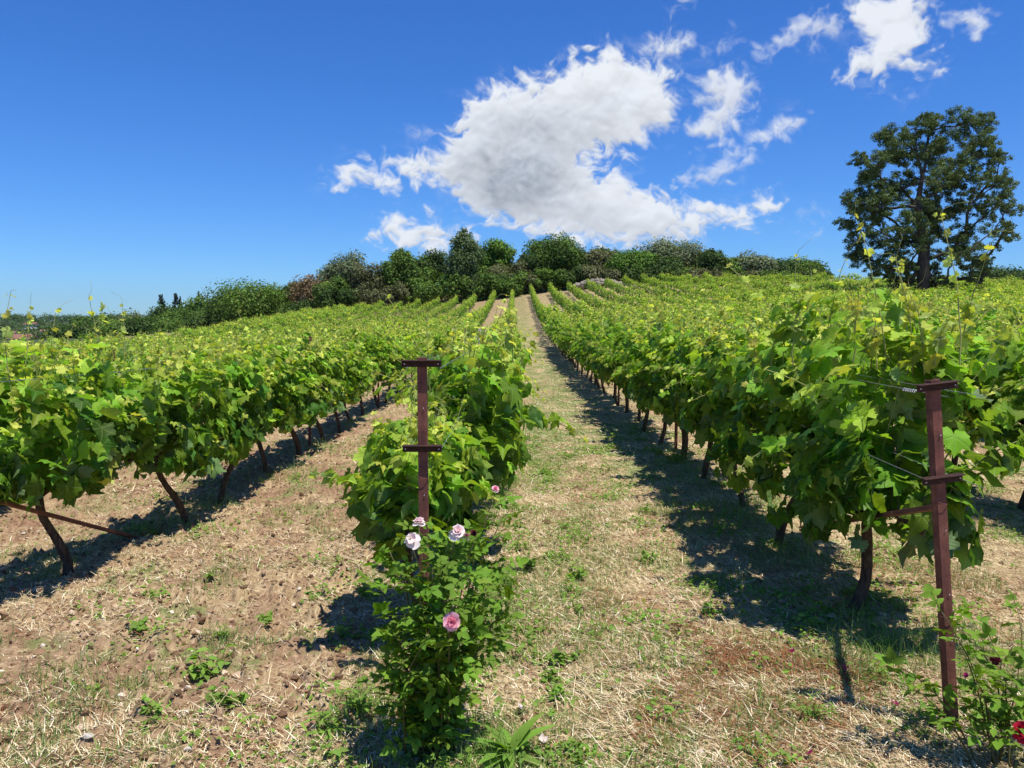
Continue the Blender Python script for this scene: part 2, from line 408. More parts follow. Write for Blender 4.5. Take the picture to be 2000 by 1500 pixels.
def bark_mat(name, c1, c2, sc=18):
    m, nt, N, L = mat(name); b = NB(nt); co = b.coord()
    mp = N.new('ShaderNodeMapping'); mp.inputs['Scale'].default_value = (1, 1, .18); L.new(co, mp.inputs[0])
    n = b.noise(sc * 2.2, mp.outputs[0], 5, .65, 1.0)
    col = b.ramp(n, [(.3, c1), (.7, c2)])
    b.out(b.prin(col, .9, .15, b.bump(n, 1.0, .02))); return m
M['bark'] = bark_mat('vine_bark', (.035, .022, .016), (.17, .115, .08))
M['tree_bark'] = bark_mat('tree_bark', (.035, .03, .025), (.13, .11, .09), 3)
M['dead_bark'] = bark_mat('dead_wood', (.15, .12, .10), (.34, .29, .25), 4)
def cane_mat():
    m, nt, N, L = mat('green_cane'); b = NB(nt); a = b.attr('col'); sc = N.new('ShaderNodeSeparateColor'); L.new(a.outputs[0], sc.inputs[0])
    b.out(b.prin(b.ramp(sc.outputs[0], [(0, (.10, .06, .03)), (.4, (.12, .15, .04)), (1, (.38, .38, .13))]), .5, .3)); return m
M['cane'] = cane_mat()
def rust_mat():
    m, nt, N, L = mat('rusty_steel'); b = NB(nt); co = b.coord()
    n1 = b.noise(14, co, 6, .7); n2 = b.noise(160, co, 3, .7)
    mp = N.new('ShaderNodeMapping'); mp.inputs['Scale'].default_value = (30, 30, 2.2); L.new(co, mp.inputs[0]); n3 = b.noise(1, mp.outputs[0], 4, .6)
    f = b.m('ADD', b.m('MULTIPLY', n1, .5), b.m('ADD', b.m('MULTIPLY', n2, .25), b.m('MULTIPLY', n3, .25)))
    col = b.ramp(f, [(.34, (.045, .018, .015)), (.46, (.125, .044, .032)), (.56, (.20, .075, .05)), (.66, (.36, .18, .11))])
    b.out(b.prin(col, .72, .35, b.bump(n2, .5, .002))); return m
M['rust'] = rust_mat()
def rust_shaded():  # crossarm rust with the top flange's shade put into its colour
    m, nt, N, L = mat('shaded_rust'); b = NB(nt); n = b.noise(60, b.coord(), 5, .7)
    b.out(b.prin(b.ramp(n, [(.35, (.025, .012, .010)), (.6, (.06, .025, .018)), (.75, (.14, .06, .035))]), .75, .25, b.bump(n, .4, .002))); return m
M['rust_shaded'] = rust_shaded()
def plain(name, col, rough=.6, spec=.3, metal=0, nscale=None, vary=.3):
    m, nt, N, L = mat(name); b = NB(nt)
    n = b.noise(nscale or 20, b.coord(), 4)
    c = b.mix(n, tuple(x * (1 - vary) for x in col), tuple(min(1, x * (1 + vary)) for x in col))
    b.out(b.prin(c, rough, spec, b.bump(n, .2, .005), metal)); return m
M['wire'] = plain('galvanised_wire', (.35, .36, .37), .45, .5, .6)
M['stone'] = plain('pale_stone', (.50, .44, .36), .9, .2, 0, 40, .3)
M['tan_stone'] = plain('tan_stone', (.45, .33, .2), .9, .2, 0, 40, .3)
M['wood_stake'] = plain('grey_wood', (.30, .28, .25), .85, .2, 0, 60, .4)
M['stick'] = plain('pale_stick', (.55, .47, .33), .8, .2, 0, 60, .25)
M['twig'] = plain('dark_twig', (.10, .06, .045), .9, .2, 0, 60, .3)
def petal_mat(name, c0, c1):
    m, nt, N, L = mat(name); b = NB(nt); a = b.attr('col'); sc = N.new('ShaderNodeSeparateColor'); L.new(a.outputs[0], sc.inputs[0])
    c = b.mix(sc.outputs[0], c0, c1); p = b.prin(c, .6, .2); t = N.new('ShaderNodeBsdfTranslucent'); L.new(c, t.inputs[0])
    mx = N.new('ShaderNodeMixShader'); mx.inputs[0].default_value = .3; L.new(p, mx.inputs[1]); L.new(t.outputs[0], mx.inputs[2]); b.out(mx.outputs[0]); return m
M['petal_white'] = petal_mat('blush_petal', (.93, .82, .78), (.92, .66, .66))
M['petal_pink'] = petal_mat('pink_petal', (.95, .56, .62), (.90, .30, .42))
M['petal_red'] = petal_mat('red_petal', (.60, .015, .05), (.35, .01, .03))
M['petal_magenta'] = petal_mat('magenta_petal', (.62, .06, .24), (.5, .05, .2))
M['petal_dry'] = petal_mat('withered_petal', (.16, .02, .04), (.09, .02, .03))

def ground_mat():
    m, nt, N, L = mat('vineyard_soil'); b = NB(nt); P = b.pos(); sp = N.new('ShaderNodeSeparateXYZ'); L.new(P, sp.inputs[0])
    big = b.noise(.55, P, 4, .6); mid = b.noise(3.2, P, 5, .65); fine = b.noise(28, P, 6, .7); vf = b.noise(120, P, 3, .7)
    vor = N.new('ShaderNodeTexVoronoi'); vor.inputs['Scale'].default_value = 45; L.new(P, vor.inputs['Vector'])
    soil = b.ramp(fine, [(.28, (.12, .066, .038)), (.5, (.30, .178, .105)), (.72, (.48, .32, .20))])
    # straw: stretched fibres in two directions
    fib = None
    for rz, s_ in ((.4, (60, 7, 20)), (1.9, (70, 8, 20)), (1.1, (6, 55, 20))):
        mp = N.new('ShaderNodeMapping'); mp.inputs['Rotation'].default_value = (0, 0, rz); mp.inputs['Scale'].default_value = s_; L.new(P, mp.inputs[0])
        f = b.noise(1, mp.outputs[0], 3, .6, .6); fib = f if fib is None else b.m('MAXIMUM', fib, f)
    straw = b.ramp(fib, [(.45, (.22, .14, .07)), (.58, (.52, .395, .21)), (.72, (.80, .66, .42))])
    green = b.ramp(b.m('ADD', b.m('MULTIPLY', fib, .6), b.m('MULTIPLY', fine, .4)), [(.4, (.07, .11, .03)), (.56, (.17, .23, .065)), (.7, (.36, .38, .14))])
    fs = b.smooth(b.m('ADD', b.m('MULTIPLY', mid, .6), b.m('MULTIPLY', big, .4)), .42, .56)
    lx = b.m('SUBTRACT', sp.outputs[0], 0.85)
    lane = b.m('SUBTRACT', 1, b.smooth(b.m('ABSOLUTE', lx), .3, 1.3))
    fs2 = b.m('ADD', b.m('MULTIPLY', fs, .6), b.m('MULTIPLY', b.smooth(sp.outputs[0], -2.0, 0), .35), clamp=True)
    col = b.mix(fs2, soil, straw)
    gm = b.m('ADD', b.noise(1.7, P, 5, .7), b.m('MULTIPLY', b.smooth(sp.outputs[1], 4, 12), b.m('MULTIPLY', lane, .13)))
    fg = b.smooth(gm, .52, .66)
    col = b.mix(b.m('MULTIPLY', fg, .8), col, green)
    # bare reddish earth high on the slope, scrubland beyond
    hi = b.smooth(sp.outputs[1], 45, 85)
    col = b.mix(b.m('MULTIPLY', hi, .55), col, b.mix(b.smooth(mid, .35, .65), (.17, .16, .06), (.36, .25, .14)))
    ln = N.new('ShaderNodeVectorMath'); ln.operation = 'LENGTH'; L.new(P, ln.inputs[0])
    sc2 = b.ramp(b.noise(.03, P, 6, .7), [(.35, (.035, .055, .02)), (.55, (.07, .09, .03)), (.7, (.16, .14, .07))])
    col = b.mix(b.smooth(ln.outputs[1], 104, 125), col, sc2)
    h = b.m('ADD', b.m('MULTIPLY', fine, .7), b.m('ADD', b.m('MULTIPLY', vf, .25), b.m('MULTIPLY', fib, .35)))
    b.out(b.prin(col, .95, .12, b.bump(h, .9, .03))); return m
M['ground'] = ground_mat()

# ------------------------------------------------------------------ ground: one sheet out to the horizon
def build_ground():
    a = np.concatenate([np.linspace(-44, 44, 640), np.linspace(44, 316, 140)[1:-1]]); a = np.radians(a)
    r = [0.02]
    while r[-1] < 9000: r.append(r[-1] + max(.012 if r[-1] > 2 else .08, r[-1] * .0095 if r[-1] < 30 else r[-1] * .03))
    r = np.array(r); n, k = len(r), len(a)
    X = r[:, None] * np.sin(a)[None]; Y = r[:, None] * np.cos(a)[None]; Z = G(X, Y)
    V = np.stack([X, Y, Z], -1).reshape(-1, 3)
    i = np.arange(n - 1)[:, None] * k; j = np.arange(k)[None]; j2 = (j + 1) % k
    Fc = np.stack([i + j, i + k + j, i + k + j2, i + j2], -1).reshape(-1, 4)
    mb = MB(); mb.add(V, Fc[:, ::-1])
    o = mb.build('ground', M['ground']); tag(o, kind='structure')
    return o
build_ground()

# ------------------------------------------------------------------ grapevine leaf templates
def grape_leaf(n=28, ring=True, seed=0):
    rg = np.random.default_rng(seed)
    key = [(0, 1.0), (17, .80), (33, .60), (50, .84), (62, .90), (78, .72), (94, .60), (112, .68), (126, .72), (145, .60), (163, .48), (180, .10)]
    ka = np.array([k[0] for k in key]); kr = np.array([k[1] for k in key])
    ang = np.linspace(-180, 180, n, endpoint=False)
    r = np.interp(np.abs(ang), ka, kr)
    if n >= 20: r = r * (1 + .085 * np.where(np.arange(n) % 2 == 0, 1, -1)); r[0] = .10
    r *= 1 + rg.normal(0, .04, n)
    a = np.radians(ang); u = np.sin(a) * r * .60; v = np.cos(a) * r * .60
    cu = [.45, .15, .75, -.25, .55, .3][seed % 6]; fo = [.10, .30, .02, .2, .4, .1][seed % 6]
    def zz(u, v): 
        rr = np.hypot(u, v)
        return fo * np.abs(u) - cu * rr ** 2 + .055 * np.sin(u * 13 + seed) * rr * 2 + .05 * np.cos(v * 11 + seed * 2) * rr * 2 - .12 * np.maximum(v, 0) ** 2
    P = [[0, 0, 0]]
    if ring:
        m = n // 2
        for q in range(m):
            uu, vv_ = (u[2 * q] * .5, v[2 * q] * .5); P.append([uu, vv_, 0])
    P += [[x, y, 0] for x, y in zip(u, v)]
    P = np.array(P, float); P[:, 2] = zz(P[:, 0], P[:, 1])
    tri = []
    if ring:
        m = n // 2
        for q in range(m):
            q2 = (q + 1) % m; i0, i1 = 1 + q, 1 + q2; o0, o1, o2 = 1 + m + 2 * q, 1 + m + 2 * q + 1, 1 + m + (2 * q + 2) % n
            tri += [[0, i1, i0], [i0, o1, o0], [i0, i1, o1], [i1, o2, o1]]
    else:
        for q in range(n): tri.append([0, 1 + (q + 1) % n, 1 + q])
    uv = P.copy(); uv[:, 2] = 0
    return P, np.array(tri), uv
LEAF_HI = [grape_leaf(28, True, s) for s in range(6)]
LEAF_MID = [grape_leaf(12, False, s) for s in range(3)]
LEAF_LO = [grape_leaf(6, False, s) for s in range(3)]
def put_leaves(mb, leaves, pos, nrm, tip, size, col):
    which = rng.integers(0, len(leaves), len(pos)); Mx = rot_frames(nrm, tip)
    for w in range(len(leaves)):
        k = which == w
        if k.any(): scatter(mb, leaves[w][0], leaves[w][1], pos[k], Mx[k], size[k], col[k], leaves[w][2])
def tendril(mb, p, d, rg, ln=.12):
    pts = [np.array(p, float)]; dd = np.array(d, float)
    for i in range(7):
        dd = unit(dd + rg.normal(0, .35, 3)); pts.append(pts[-1] + dd * ln / 7)
    tube(mb, pts, np.linspace(.0015, .0008, 8), 3, (.9, 0, 0, 1), cap=False)
def shoot(rg, o, d, L, side, flop, seg=12):
    pts = [np.array(o, float)]; d = unit(np.array(d, float)); st = L / seg
    for i in range(seg):
        t = i / seg
        d = unit(d + np.array([side * flop * .14, 0, -flop * .30 * t]) + rg.normal(0, .07, 3))
        q = pts[-1] + d * st
        if q[2] < .32: q[2] = .32
        pts.append(q)
    return np.array(pts)
def build_vine(seed, lod=0, H=1.5, W=.42, dens=1.0, span=.62, bottom=.42, tall=0):
    """trunk, canes and leaves of one vine, row along local Y, base at origin"""
    rg = np.random.default_rng(seed)
    tk = MB(); ca = MB(); lv = MB()
    lean = rg.normal(0, .07, 2); hz = .66 + rg.normal(0, .03)
    n = 9; t = np.linspace(0, 1, n)
    pts = np.stack([lean[0] * t + .04 * np.sin(t * 5 + seed), lean[1] * 2 * t + .045 * np.sin(t * 4 + seed * 2), -.06 + t * (hz + .06)], -1)
    rad = (.032 - .008 * t) * (1 + .25 * (t < .1)) * (.8 + rg.random() * .35)
    tube(tk, pts, rad, 9 if lod == 0 else 5, rough=.13, seed=seed)
    head = pts[-1]
    for sgn in (-1, 1):
        m = 7; tt = np.linspace(0, 1, m)
        c = head + np.stack([rg.normal(0, .03) * tt, sgn * span * .9 * tt, .03 * np.sin(tt * 3) + .06 * tt], -1) + rg.normal(0, .012, (m, 3)) * (tt[:, None] > 0)
        tube(tk, c, np.linspace(.026, .011, m), 7 if lod == 0 else 4, rough=.12, seed=seed + 5)
    # shoots
    nsh = [20, 16, 0][lod]; lp = []; ln_ = []; lt = []; ls = []; lc = []
    for s in range(nsh):
        y0 = rg.uniform(-span, span); side = rg.choice([-1, 1]); flop = rg.choice([.15, .4, .8, 1.2], p=[.48, .27, .17, .08])
        L = rg.uniform(.65, 1.0) * (H - .6) / .9
        if flop < .4 and rg.random() < .5: L *= 1.25
        o = head + np.array([rg.normal(0, .03), y0, .03])
        P = shoot(rg, o, (side * .18 + rg.normal(0, .1), rg.normal(0, .25), 1), L, side, flop)
        tube(ca, P, np.linspace(.005, .0018, len(P)), 4 if lod == 0 else 3, (0, 0, 0, 1), cap=False)
        ca.c[-1] = np.stack([np.repeat(np.linspace(.1, 1, len(P)), 4 if lod == 0 else 3)] + [np.zeros(len(ca.c[-1]))] * 2 + [np.ones(len(ca.c[-1]))], -1)
        for i in range(1, len(P)):
            tt = i / (len(P) - 1)
            for rep in range(1 if tt > .85 else 2):
                out = np.array([side * (.4 + .6 * rg.random()) * (1 if rg.random() < .75 else -1), rg.normal(0, .6), .3])
                p = P[i] + unit(out) * rg.uniform(.03, .10) * (1.15 - tt)
                lp.append(p); ln_.append(unit(np.array([p[0] * 1.6, rg.normal(0, .45), .75]) + rg.normal(0, .35, 3)))
                lt.append(np.array([out[0] * .8, out[1], -.8 if tt < .85 else .4]) + rg.normal(0, .3, 3))
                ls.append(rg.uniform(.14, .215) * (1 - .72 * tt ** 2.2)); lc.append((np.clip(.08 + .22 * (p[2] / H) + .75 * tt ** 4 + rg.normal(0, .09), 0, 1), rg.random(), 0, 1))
        if lod == 0 and rg.random() < .6: tendril(ca, P[-2], (side, 0, .8), rg)
    # the outer mantle of leaves
    nf = int([500, 380, 130][lod] * dens)
    th = rg.uniform(-.42 * math.pi, 1.42 * math.pi, nf); yy = rg.uniform(-span, span, nf); rr = rg.uniform(.55, 1.04, nf) ** .7
    bump = 1 + .50 * (fbm(yy * 3.2 + seed * 7.7, th * 1.3, 3, seed) - .5) * 2
    cz = (H + bottom) / 2; rz = (H - bottom) / 2
    dome = np.cos(yy / span * 1.25) ** .5; W = W * .80; bump = bump * (.50 + .56 * dome); hcut = H * (1 - .24 * (1 - dome)) + .22 * H * (fbm(yy * 3.1 + seed, yy * 0 + 3.3, 2, seed + 4) - .5)
    keep = fbm(yy * 5.5 + seed * 3.1, th * 2.3 + seed, 2, seed + 9) > .36
    low = bottom + .22 * (fbm(yy * 4, yy * 0 + seed, 2, seed + 3) - .5) * 2
    ct, stt = np.cos(th), np.sin(th)
    P = np.stack([W * rr * bump * np.sign(ct) * np.abs(ct) ** .62, yy, cz + rz * rr * (.5 + .5 * bump) * np.sign(stt) * np.abs(stt) ** .72], -1); P[:, 2] = bottom + (P[:, 2] - bottom) * (hcut - bottom) / (H - bottom); P[:, 2] = np.maximum(P[:, 2], low)
    out = np.stack([np.cos(th) / W, np.zeros(nf), np.sin(th) / rz], -1); out = unit(out)
    nr = unit(out * .85 + np.array([0, 0, .60]) + rg.normal(0, .52, (nf, 3)))
    tp = out * .35 + np.array([0, 0, -.9]) + rg.normal(0, .35, (nf, 3)); tp[:, 1] += rg.normal(0, .5, nf)
    sz = rg.uniform([.095, .10, .15][lod], [.21, .20, .26][lod], nf) * np.where(P[:, 2] > H * .88, .75, 1.0)
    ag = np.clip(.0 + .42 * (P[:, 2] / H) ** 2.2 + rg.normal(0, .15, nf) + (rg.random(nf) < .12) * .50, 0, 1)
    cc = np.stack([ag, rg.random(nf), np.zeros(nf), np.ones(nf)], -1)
    P, nr, tp, sz, cc = P[keep], nr[keep], tp[keep], sz[keep], cc[keep]
    if lp:
        P = np.concatenate([P, np.array(lp)]); nr = np.concatenate([nr, np.array(ln_)]); tp = np.concatenate([tp, np.array(lt)])
        sz = np.concatenate([sz, np.array(ls)]); cc = np.concatenate([cc, np.array(lc)])
    # erect young tips above the row
    nt_ = [15, 13, 10][lod]
    for s in range(nt_ + tall):
        Lh = rg.gamma(2.2, .055) + .03 if s < nt_ else rg.uniform(.42, .62)
        x0, y0 = rg.normal(0, W * .45), rg.uniform(-span, span); z0 = H * (.93 + .05 * rg.random())
        bx, by = rg.normal(0, .10, 2); kx, ky = rg.normal(0, .06, 2); tt6 = np.arange(7) / 6
        q = np.stack([x0 + (Lh + .25) * (bx * tt6 + 2 * kx * tt6 ** 2) + rg.normal(0, .004, 7), y0 + (Lh + .25) * (by * tt6 + 2 * ky * tt6 ** 2) + rg.normal(0, .004, 7), z0 - .25 + (Lh + .25) * (tt6 - .10 * tt6 ** 3)], -1)
        if lod < 2: tube(ca, q, np.linspace(.0045, .0015, 7), 4 if lod == 0 else 3, (.75, 0, 0, 1), cap=False)
        if lod == 0: tendril(ca, q[-1], (rg.normal(), rg.normal(), 1), rg, .15); tendril(ca, q[-3], (rg.normal(), rg.normal(), .8), rg, .1)
        m = [9, 8, 3][lod]; ii = rg.uniform(1.5, 6, m); ii[0] = 6; pp = np.stack([np.interp(ii, np.arange(7), q[:, c]) for c in range(3)], -1) + rg.normal(0, .011, (m, 3))
        P = np.concatenate([P, pp]); nr = np.concatenate([nr, unit(rg.normal(0, 1, (m, 3)) + [0, 0, .6])]); tp = np.concatenate([tp, rg.normal(0, 1, (m, 3)) + [0, 0, -.2]])
        sz = np.concatenate([sz, (.125 - .014 * ii) * rg.uniform(.7, 1.1, m) * (1.35 if lod == 2 else 1)]); cc = np.concatenate([cc, np.stack([np.clip(.40 + .12 * ii, 0, 1), rg.random(m), np.zeros(m), np.ones(m)], -1)])
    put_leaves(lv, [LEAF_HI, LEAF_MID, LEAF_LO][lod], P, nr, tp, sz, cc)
    return tk, ca, lv
def vine_proto(seed, lod, **kw):
    tk, ca, lv = build_vine(seed, lod, **kw)
    r = [('trunk', tk.mesh('vine_trunk', M['bark']))]
    if ca.v: r.append(('canes', ca.mesh('vine_canes', M['cane'])))
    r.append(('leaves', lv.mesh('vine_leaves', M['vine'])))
    return r

ROW0, SPACING, DRIFT = -0.42, 2.42, .005
def row_x(i, y): return ROW0 + SPACING * i + DRIFT * y
def y_end(x): return 101 if x < 20 else 101 - min(18, (x - 20) * .5)
def place_vine(proto, x, y, label, group, rz=0, s=1.0, sz=1.0):
    r = empty('grapevine', (x, y, gz(x, y) - .01), label, 'grapevine', group, rz); r.scale = (s, s, s * sz)
    for nm, me in proto:
        o = bpy.data.objects.new(nm, me); COL.objects.link(o); o.parent = r
    return r

HI = [vine_proto(100 + s, 0, H=1.44 + .06 * (s % 3), W=.40 + .03 * (s % 2), dens=.85, bottom=.49, span=.57) for s in range(8)]
MID = [vine_proto(200 + s, 1, H=1.46 + .05 * (s % 3), W=.40, dens=.9, bottom=.47, span=.58) for s in range(8)]
SPECIAL = {
 'right1': vine_proto(301, 0, H=1.74, W=.50, dens=1.25, span=.60, bottom=.42, tall=7),
 'left1': vine_proto(302, 0, H=1.50, W=.50, dens=1.2, span=.70, bottom=.60, tall=5),
 'mid1': vine_proto(303, 0, H=1.14, W=.33, dens=.58, span=.38, bottom=.42),
 'mid2': vine_proto(304, 0, H=1.52, W=.34, dens=.95, span=.60, bottom=.55, tall=1),
 'right2': vine_proto(305, 0, H=1.60, W=.50, dens=1.25, span=.68, bottom=.45, tall=1)}
ROWNAMES = {0: 'in the row behind the rose bush', 1: 'in the row just right of the path', -1: 'in the left row by the brown strip',
            2: 'in the second row right of the path', -2: 'in the second row left of the rose row', 3: 'in the third row right of the path', -3: 'in the third row left of the rose row'}
cands = []
for i in range(-11, 30):
    y = 4.35 + {0: -.25, -1: .72}.get(i, 0); k = 0
    if abs(i) > 1: y += rng.uniform(-.3, .3)
    while y < y_end(row_x(i, y)):
        x = row_x(i, y) + rng.normal(0, .04)
        px, py = project(x, y, 1 + gz(x, y))
        mg = 1500 * 2.5 / y
        if -mg < px < 2000 + mg and not (rng.random() < .02 and k > 3): cands.append((y, i, k, x, px))
        y += 1.18 + rng.normal(0, .06); k += 1
inview = [c for c in cands if -1500 * .9 / c[0] < c[4] < 2000 + 1500 * .9 / c[0]]
inview.sort(key=lambda c: math.hypot(c[0], c[3]))
indiv = set((c[1], c[2]) for c in inview[:300])
FIRST = {(0, 0): ('mid1', 'low sparse grapevine right behind the rusty post with the rose bush'),
         (0, 1): ('mid2', 'taller grapevine with bright leaves second behind the rose bush post'),
         (1, 0): ('right1', 'large dark leafy grapevine at the end of its row, beside the right rusty post'),
         (1, 1): ('right2', 'bushy grapevine second from the right rusty post, overhanging the path edge'),
         (-1, 0): ('left1', 'first grapevine of the left row, its trunk crossed by the slanting rusty brace')}
ORD = ['first', 'second', 'third', 'fourth', 'fifth', 'sixth', 'seventh', 'eighth']
stuff = MB(); stuff_tr = MB(); nstuff = 0
LOW = [build_vine(400 + s, 2, H=1.42 + .06 * (s % 4), W=.44) for s in range(14)]
for L_ in LOW:
    for q in L_: q.V = np.concatenate(q.v) if q.v else None; q.C = np.concatenate(q.c) if q.v else None; q.U = np.concatenate(q.u) if q.v else None
for (y, i, k, x, px) in sorted(cands, key=lambda c: c[0]):
    if (i, k) in indiv:
        sp = FIRST.get((i, k)); d = math.hypot(x, y)
        if sp: place_vine(SPECIAL[sp[0]], x + {'mid2': .14, 'mid1': -.05, 'left1': -.13, 'right1': -.08}.get(sp[0], 0), y, sp[1], 'grapevines planted in rows', 0); continue
        proto = HI[rng.integers(0, 8)] if d < 15 else MID[rng.integers(0, 8)]
        if i in (-1, 0, 1) and k < 8: lab = 'leafy vine, %s from the near end %s' % (ORD[k], ROWNAMES[i])
        elif i in ROWNAMES: lab = 'one of the green vines farther up ' + ROWNAMES[i]
        else: lab = 'one of the green grapevines deep in the field to the %s of the path' % ('right' if i > 0 else 'left')
        s = rng.uniform(.90, 1.08)
        if i == 0: s *= .95
        if i < 0: s *= .96
        if i >= 1: s *= 1.05
        place_vine(proto, x, y, lab, 'grapevines planted in rows', math.pi * rng.integers(0, 2) + rng.normal(0, .06), s)
    else:
        tk, ca, lv = LOW[rng.integers(0, 14)]; s = rng.uniform(.9, 1.1) * (1.08 if i > 0 else 1.05); fl = rng.choice([-1, 1]); z = gz(x, y)
        for q, tgt in ((tk, stuff_tr), (lv, stuff)):
            if tgt is stuff_tr and y > 60 : continue
            fx = 1 - .50 * min(1, max(0, (y - 40) / 25)) * (1 if abs(x) < 16 else .5); V = q.V * [s * fl * fx, s * fl, s * (.75 + .25 * fx) * rng.uniform(.92, 1.08)] + [x, y, z]
            tgt.v.append(V); C = q.C.copy(); C[:, 0] = np.clip(C[:, 0] * rng.uniform(.85, 1.25), 0, 1); tgt.c.append(C); tgt.u.append(q.U)
            for n in q.f:
                Fs = np.concatenate(q.f[n]) + tgt.n; tgt.f.setdefault(n, []).append(Fs); tgt.mi.setdefault(n, []).append(np.full(len(Fs), 0))
            tgt.n += len(V)
        nstuff += 1
o_st = stuff.build('vineyard_rows', M['vine'])
tag(o_st, 'rows of green grapevines filling the far part of the field up the slope', 'vineyard', kind='stuff')
if stuff_tr.v: stuff_tr.build('trunks', M['bark'], o_st)

# ------------------------------------------------------------------ trellis posts and wires
def channel(mb, L, w=.040, d=.038, th=.004):
    """U channel standing on z, open at the back: face at -y"""
    box(mb, (-w / 2, -d / 2, 0), (w / 2, -d / 2 + th, L), bev=.0012)
    for s in (-1, 1):
        a, c = sorted((s * w / 2, s * (w / 2 - th))); box(mb, (a, -d / 2 + th - .0005, 0), (c, d / 2, L - .001), bev=.0008)
def end_post(px, py, Y, topz, lean, label, rz=0, brace=None, scale=1.0):
    x = at(px, py, Y).x; z = gz(x, Y)
    r = empty('trellis_post', (x, Y, z - .05), label, 'post', 'rusty end posts of the trellis rows', rz)
    r.rotation_euler = (lean[1], lean[0], rz); r.scale = (scale,) * 3
    H = (topz - z + .05) / scale; mb = MB(); channel(mb, H)
    # small holes shown as bright pins
    mb.build('upright', M['rust'], r, smooth=False)
    for zz in (H - .028, H - .395):
        b2 = MB(); w = .085
        box(b2, (-w, -.030, zz - .013), (w, -.0265, zz + .013), bev=.0008)
        box(b2, (-w, -.050, zz + .013), (w, -.010, zz + .0165), bev=.0008)
        for sx in (-1, 1): tube(b2, [(sx * .072, -.0295, zz), (sx * .072, -.034, zz)], .0035, 8, mat=1)
        b2.build('crossarm', [M['rust_shaded'], M['wire']], r, smooth=False)
    b4 = MB()  # bright discs standing in for the punched holes of the upright
    for zz in (H - .22, H - .60, H - .86, H - 1.05): tube(b4, [(.006, -.0225, zz), (.006, -.0245, zz)], .003, 8)
    b4.build('hole_pin', M['wire'], r)
    b3 = MB()
    for zz in (H - .40, H * .68 - .02, H * .35): 
        q = np.linspace(0, 2 * math.pi, 17); tube(b3, np.stack([.030 * np.cos(q), .031 * np.sin(q), zz + .006 * np.sin(q * 2)], -1), .0013, 4, cap=False)
    b3.build('wire_tie', M['wire'] if False else M['rust'], r)
    return r, H
p1, H1 = end_post(828, 1000, 3.32, at(828, 697, 3.32).z, (.0, .01), 'rusty steel end post with two crossarms, standing behind the pink rose bush')
p2, H2 = end_post(1862, 1400, 2.99, at(1828, 738, 2.97).z, (-.098, -.012), 'rusty steel end post with two crossarms at the right edge, beside the big vine', rz=R(7))
p3, H3 = end_post(-430, 1000, 3.15, 1.42, (.02, 0), 'rusty steel end post of the left row, just outside the left edge')
def brace(parent, A, B, label):
    A = Vector(A); B = Vector(B); L = (B - A).length; mb = MB(); channel(mb, L, .038, .02)
    o = mb.build('brace', M['rust'], parent, smooth=False)
    bpy.context.view_layer.update()
    q = (B - A).to_track_quat('Z', 'Y'); o.matrix_parent_inverse = parent.matrix_world.inverted(); o.location = A; o.rotation_mode = 'QUATERNION'; o.rotation_quaternion = q
    o['label'] = label
ab = at(1838, 989, 3.01); e = at(1662, 1016, 4.45); e = ab + (e - ab) * 2.3; brace(p2, ab, e, 'slanting rusty brace running back under the leaves')
s0 = at(-420, 900, 3.2); a0 = at(0, 980, 4.35); a1 = at(272, 1052, 5.95); dd = (a1 - a0).normalized(); brace(p3, a0 - dd * 1.35, a1 + dd * .15, 'slanting rusty brace crossing the first left vine')
# ordinary posts along the rows
def line_post(x, y, top, label, wood=False):
    z = gz(x, y); r = empty('vineyard_stake' if wood else 'trellis_post', (x, y, z - .05), label, 'post', None if wood else 'thin steel posts along the rows'); r.rotation_euler = (rng.normal(0, .015), rng.normal(0, .015), 0)
    mb = MB()
    if wood: tube(mb, [(0, 0, 0), (.01, .0, .6), (.015, 0, 1.2), (.03, 0, top + .05)], [.02, .019, .018, .016], 8, rough=.05, seed=3); mb.build('shaft', M['wood_stake'], r)
    else:
        channel(mb, top + .05, .036, .02); mb.build('upright', M['rust'], r, smooth=False)
        b2 = MB(); box(b2, (-.022, -.034, top - .06), (.022, -.0105, top - .03), bev=.001); b2.build('wire_clip', M['rust'], r, smooth=False)
pos_words = ['first', 'second', 'third', 'fourth', 'fifth', 'sixth', 'seventh', 'eighth', 'ninth']
for i, nm in ((-1, 'in the left row by the strip'), (0, 'in the row behind the rose bush'), (1, 'in the row right of the path'), (-2, 'two rows left of the rose bush'), (2, 'in the second row right of path')):
    for k in range(6):
        y = {-1: 10.4, 0: 9.0, 1: 9.6, -2: 9.1, 2: 9.3}[i] + 5.4 * k
        if i == -1 and k == 1: y = 15.7
        line_post(row_x(i, y) + .02, y, 1.53 + rng.uniform(-.05, .04), 'thin rusty post, %s from the near end %s' % (pos_words[k], nm))
line_post(row_x(-3, 14.6), 14.6, 1.55, 'thin rusty line post in the third row left, rising above the leaves')
pw = at(940, 700, 8.2); line_post(pw.x, 8.2, 1.6, 'grey wooden stake among the vines behind the rose bush', True)
